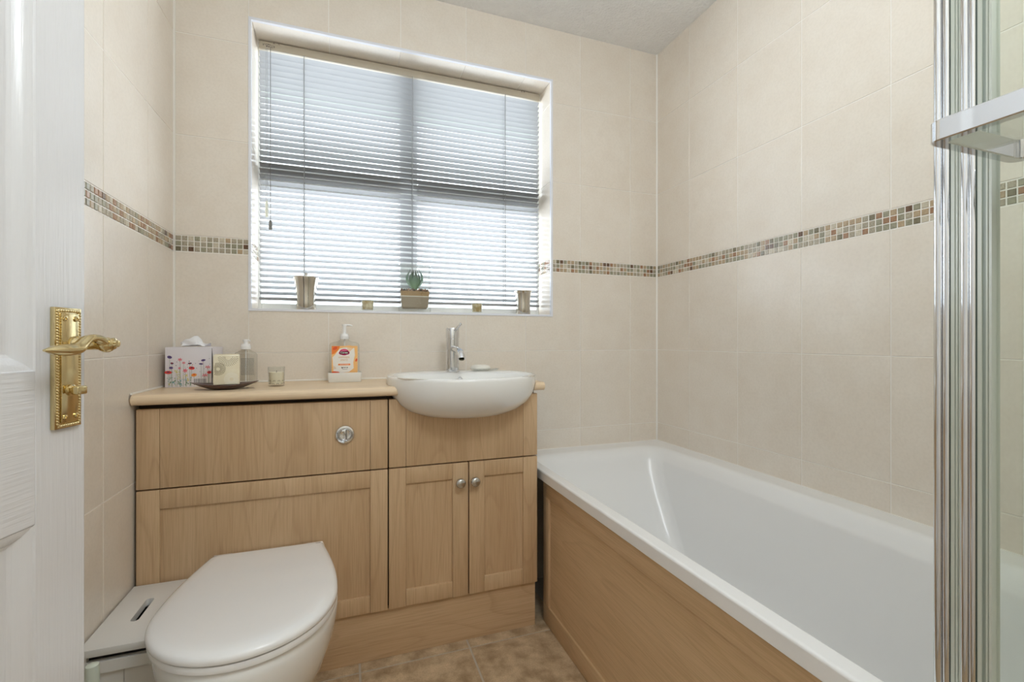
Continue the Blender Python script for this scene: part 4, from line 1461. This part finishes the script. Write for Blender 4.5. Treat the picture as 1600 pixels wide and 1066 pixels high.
# clear dispenser bottle with grey small print
bt2 = thing('clear_bottle', 'clear pump bottle with grey small print standing behind the dark tray', 'bottle', (-0.3155, 1.725, WT))
qx, qy = -0.3155, 1.725
def rbx(cx_, cy_, w_, d_, r_, z_, k=5):
    return rr(cx_ - w_, cx_ + w_, cy_ - d_, cy_ + d_, r_, z_, k)
bm = BM()
loft(bm, [rbx(qx, qy, 0.030, 0.018, 0.008, WT + 0.0005), rbx(qx, qy, 0.0325, 0.0205, 0.009, WT + 0.003), rbx(qx, qy, 0.0325, 0.0205, 0.009, WT + 0.094), rbx(qx, qy, 0.029, 0.019, 0.010, WT + 0.101), rbx(qx, qy, 0.019, 0.0155, 0.012, WT + 0.107), rbx(qx, qy, 0.0115, 0.0115, 0.0113, WT + 0.111), rbx(qx, qy, 0.0115, 0.0115, 0.0113, WT + 0.115)], True, True)
obj('body', bm, M['liquid'], bt2, 40)
pump_parts(bt2, qx, qy, WT + 0.113, 0.0150, 0.018, 0.016, 0.028, (0.9, -0.43))
bm = BM()
fq = lambda a, c: Vector((qx + a, qy - 0.0207, WT + c))
r3 = random.Random(3)
for k in range(15):
    c = 0.082 - k * 0.0037
    a = -0.010
    while a < 0.027:
        w_ = r3.uniform(0.0018, 0.005)
        flat(bm, fq, [(a, c), (min(0.0275, a + w_), c), (min(0.0275, a + w_), c + 0.0017), (a, c + 0.0017)])
        a += w_ + 0.0009
for k in range(7):
    flat(bm, fq, [(-0.020, 0.020 + k * 0.009), (-0.0175, 0.020 + k * 0.009), (-0.0175, 0.022 + k * 0.009), (-0.020, 0.022 + k * 0.009)])
obj('small_print', bm, new_mat('grey print', (138, 138, 132), 0.7), bt2)
bm = BM(); tube(bm, [(qx, qy, WT + 0.006), (qx, qy, WT + 0.112)], 0.0022, 8)
obj('dip_tube', bm, M['white_plastic'], bt2, 60)

# small glass candle on the worktop
leafprint = mottled('frosted leaf print glass', (214, 206, 182), (232, 226, 206), 70, 0.25, coat=0.4, detail=2)
v3 = votive('votive_candle', 'small cream glass candle with leaf print on the worktop right of the tray', -0.2085, 1.600, WT, 0.0225, 0.0245, 0.060, 0.72, new_mat('pale cream wax', (240, 230, 206), 0.45))
bm = BM()
for k in range(22):
    t = 2 * PI * k / 22
    for q in range(2):
        rad = 0.0229 + q * 0.0004
        z_ = WT + 0.006 + q * 0.009
        a = t + q * 0.14
        p = Vector((-0.2085 + rad * math.cos(a), 1.600 + rad * math.sin(a), z_))
        tan = Vector((-math.sin(a), math.cos(a), 0))
        lean = 0.5 if k % 2 else -0.5
        up = Vector((0, 0, 1)) * 0.0050 + tan * lean * 0.005
        sd_ = tan * 0.0011
        bm.faces.new([bm.verts.new(p), bm.verts.new(p + up * 0.5 + sd_), bm.verts.new(p + up), bm.verts.new(p + up * 0.5 - sd_)])
obj('leaf_print', bm, new_mat('olive print', (136, 128, 102), 0.5), v3)

# white dish with the hand-wash bottle
dx0, dx1, dy0, dy1 = -0.0628, 0.0462, 1.663, 1.742
dt = thing('white_tray', 'white rectangular soap tray holding the orange labelled bottle', 'tray', ((dx0 + dx1) / 2, (dy0 + dy1) / 2, WT))
bm = BM()
def drr(i, z):
    return rr(dx0 + i, dx1 - i, dy0 + i, dy1 - i, 0.004, z, 4)
loft(bm, [drr(0.0025, WT + 0.0005), drr(0.002, WT + 0.002), drr(0.0, WT + 0.031), drr(0.0006, WT + 0.0325), drr(0.0034, WT + 0.0325), drr(0.004, WT + 0.031), drr(0.006, WT + 0.006)], True, True)
obj('tray_body', bm, new_mat('matt white ceramic', (222, 220, 214), 0.4), dt, 40)

hb = thing('hand_wash_bottle', 'clear pump bottle with orange and pink label standing in the white tray', 'bottle', (-0.0100, 1.700, WT + 0.0065))
ex, ey, ez = -0.0100, 1.702, WT + 0.0065
bm = BM()
def hl(w_, d_, r_, z_):
    return rbx(ex, ey, w_, d_, r_, ez + z_, 6)
loft(bm, [hl(0.044, 0.021, 0.008, 0.0003), hl(0.0475, 0.024, 0.009, 0.003), hl(0.0485, 0.025, 0.009, 0.06), hl(0.0480, 0.025, 0.009, 0.120), hl(0.045, 0.0245, 0.011, 0.1265), hl(0.036, 0.022, 0.014, 0.1298), hl(0.022, 0.0165, 0.013, 0.1325), hl(0.0135, 0.0135, 0.0133, 0.1375), hl(0.0135, 0.0135, 0.0133, 0.142)], True, True)
obj('body', bm, M['liquid'], hb, 40)
pump_parts(hb, ex, ey, ez + 0.140, 0.0142, 0.019, 0.026, 0.0475, (1.0, -0.1))
bm = BM(); tube(bm, [(ex, ey, ez + 0.01), (ex, ey, ez + 0.14)], 0.0025, 8)
obj('dip_tube', bm, M['white_plastic'], hb, 60)
lm = [new_mat('label ' + n_, c, 0.45) for n_, c in (('white', (236, 232, 226)), ('orange', (240, 132, 52)), ('red orange', (226, 84, 40)), ('pale orange', (244, 190, 120)), ('pink', (220, 44, 108)), ('pink light', (240, 190, 206)), ('gold', (214, 168, 96)), ('black', (40, 38, 38)))]
bm = BM()
LW, L0, L1 = 0.0415, 0.018, 0.1165
def lf(lvl):
    return lambda a, c: Vector((ex + 0.001 + a, ey - 0.0253 - 0.00006 * lvl, ez + c))
flat(bm, lf(0), [(-LW, L0), (LW, L0), (LW, L1), (-LW, L1)], 3)
# white centre with a wavy edge
wv = [(-0.036, 0.030), (-0.012, 0.0245), (0.014, 0.028), (0.029, 0.040), (0.0275, 0.060), (0.033, 0.085), (0.031, 0.109), (0.005, 0.112), (-0.016, 0.108), (-0.030, 0.088), (-0.039, 0.078), (-0.037, 0.050)]
flat(bm, lf(1), wv, 0)
flat(bm, lf(2), [(-LW, L1), (-LW, 0.088), (-0.033, 0.090), (-0.020, 0.1035), (-0.015, L1)], 1)
disc(bm, lf(3), -0.031, 0.1085, 0.008, 0.005, 10, 0.5, 2)
flat(bm, lf(2), [(-LW, L0), (-0.006, L0), (-0.010, 0.0215), (-0.020, 0.029), (-0.034, 0.031), (-LW, 0.029)], 2)
flat(bm, lf(2), [(-0.004, L0), (LW, L0), (LW, 0.062), (0.034, 0.045), (0.020, 0.029)], 3)
disc(bm, lf(3), -0.006, 0.0205, 0.012, 0.0025, 12, 0.1, 1)
disc(bm, lf(3), 0.0375, 0.068, 0.0032, 0.0060, 10, -0.3, 2)
for k in range(5):
    t = 0.9 + 0.22 * k
    flat(bm, lf(2), [(0.012, 0.094), (0.012 + 0.026 * math.cos(t) + 0.003, 0.094 + 0.024 * math.sin(t)), (0.012 + 0.026 * math.cos(t), 0.094 + 0.024 * math.sin(t) + 0.002)], 3)
for k in range(4):
    t = 0.4 + 0.35 * k
    flat(bm, lf(2), [(-0.037, 0.036), (-0.037 + 0.010 * math.cos(t) + 0.001, 0.036 + 0.012 * math.sin(t)), (-0.037 + 0.010 * math.cos(t), 0.036 + 0.012 * math.sin(t) + 0.0012)], 6)
disc(bm, lf(3), -0.002, 0.0955, 0.0150, 0.0110, 20, 0.0, 4)
disc(bm, lf(3), -0.010, 0.0930, 0.0090, 0.0062, 14, 0.0, 4)
disc(bm, lf(3), 0.007, 0.0930, 0.0090, 0.0062, 14, 0.0, 4)
text_into(bm, 'cussons', 0.0050, (lambda a, c: lf(5)(a - 0.001, c + 0.1015)), 5)
text_into(bm, 'Carex', 0.0096, (lambda a, c: lf(5)(a - 0.002, c + 0.0938)), 0, 0.0002)
text_into(bm, 'HAPPINESS', 0.0078, (lambda a, c: lf(5)(a - 0.002, c + 0.0775)), 6, sx=0.95)
text_into(bm, 'SPRITZ', 0.0078, (lambda a, c: lf(5)(a - 0.002, c + 0.0680)), 6)
flat(bm, lf(2), [(-0.020, 0.0505), (0.017, 0.0505), (0.0185, 0.053), (0.017, 0.0560), (-0.020, 0.0560), (-0.0215, 0.053)], 1)
text_into(bm, 'HAND WASH', 0.0046, (lambda a, c: lf(5)(a - 0.0015, c + 0.0532)), 0)
flat(bm, lf(3), [(-0.011, 0.0445), (-0.007, 0.0445), (-0.005, 0.042), (-0.008, 0.039), (-0.010, 0.042)], 7)
for a, w_ in ((-0.004, 0.003), (0.0005, 0.003), (0.006, 0.004)):
    flat(bm, lf(3), [(a, 0.0415), (a + w_, 0.0415), (a + w_, 0.0445), (a, 0.0440)], 7)
flat(bm, lf(3), [(-0.008, 0.0365), (0.009, 0.0365), (0.009, 0.0375), (-0.008, 0.0375)], 7)
obj('label', bm, lm, hb)

# ------------------------------------------------------------------ made-up ceiling fitting for the fill light (above the camera)
cl = thing('added_ceiling_light', 'round white ceiling fitting added above the unseen fill light', 'light', (FILL_POS[0], FILL_POS[1], ZC))
bm = BM()
lathe(bm, [(0.17, 0.0), (0.17, -0.022), (0.155, -0.028)], (FILL_POS[0], FILL_POS[1], ZC), 36)
obj('base', bm, M['upvc'], cl, 40)
bm = BM()
lathe(bm, [(0.155, -0.028), (0.150, -0.050), (0.11, -0.075), (0.05, -0.086), (0.0, -0.088)], (FILL_POS[0], FILL_POS[1], ZC), 36)
opal = new_mat('lit opal glass', (250, 245, 236), 0.3)
bsdf(opal).inputs['Emission Color'].default_value = (1.0, 0.97, 0.93, 1)
bsdf(opal).inputs['Emission Strength'].default_value = 2.0
obj('shade', bm, opal, cl, 60)
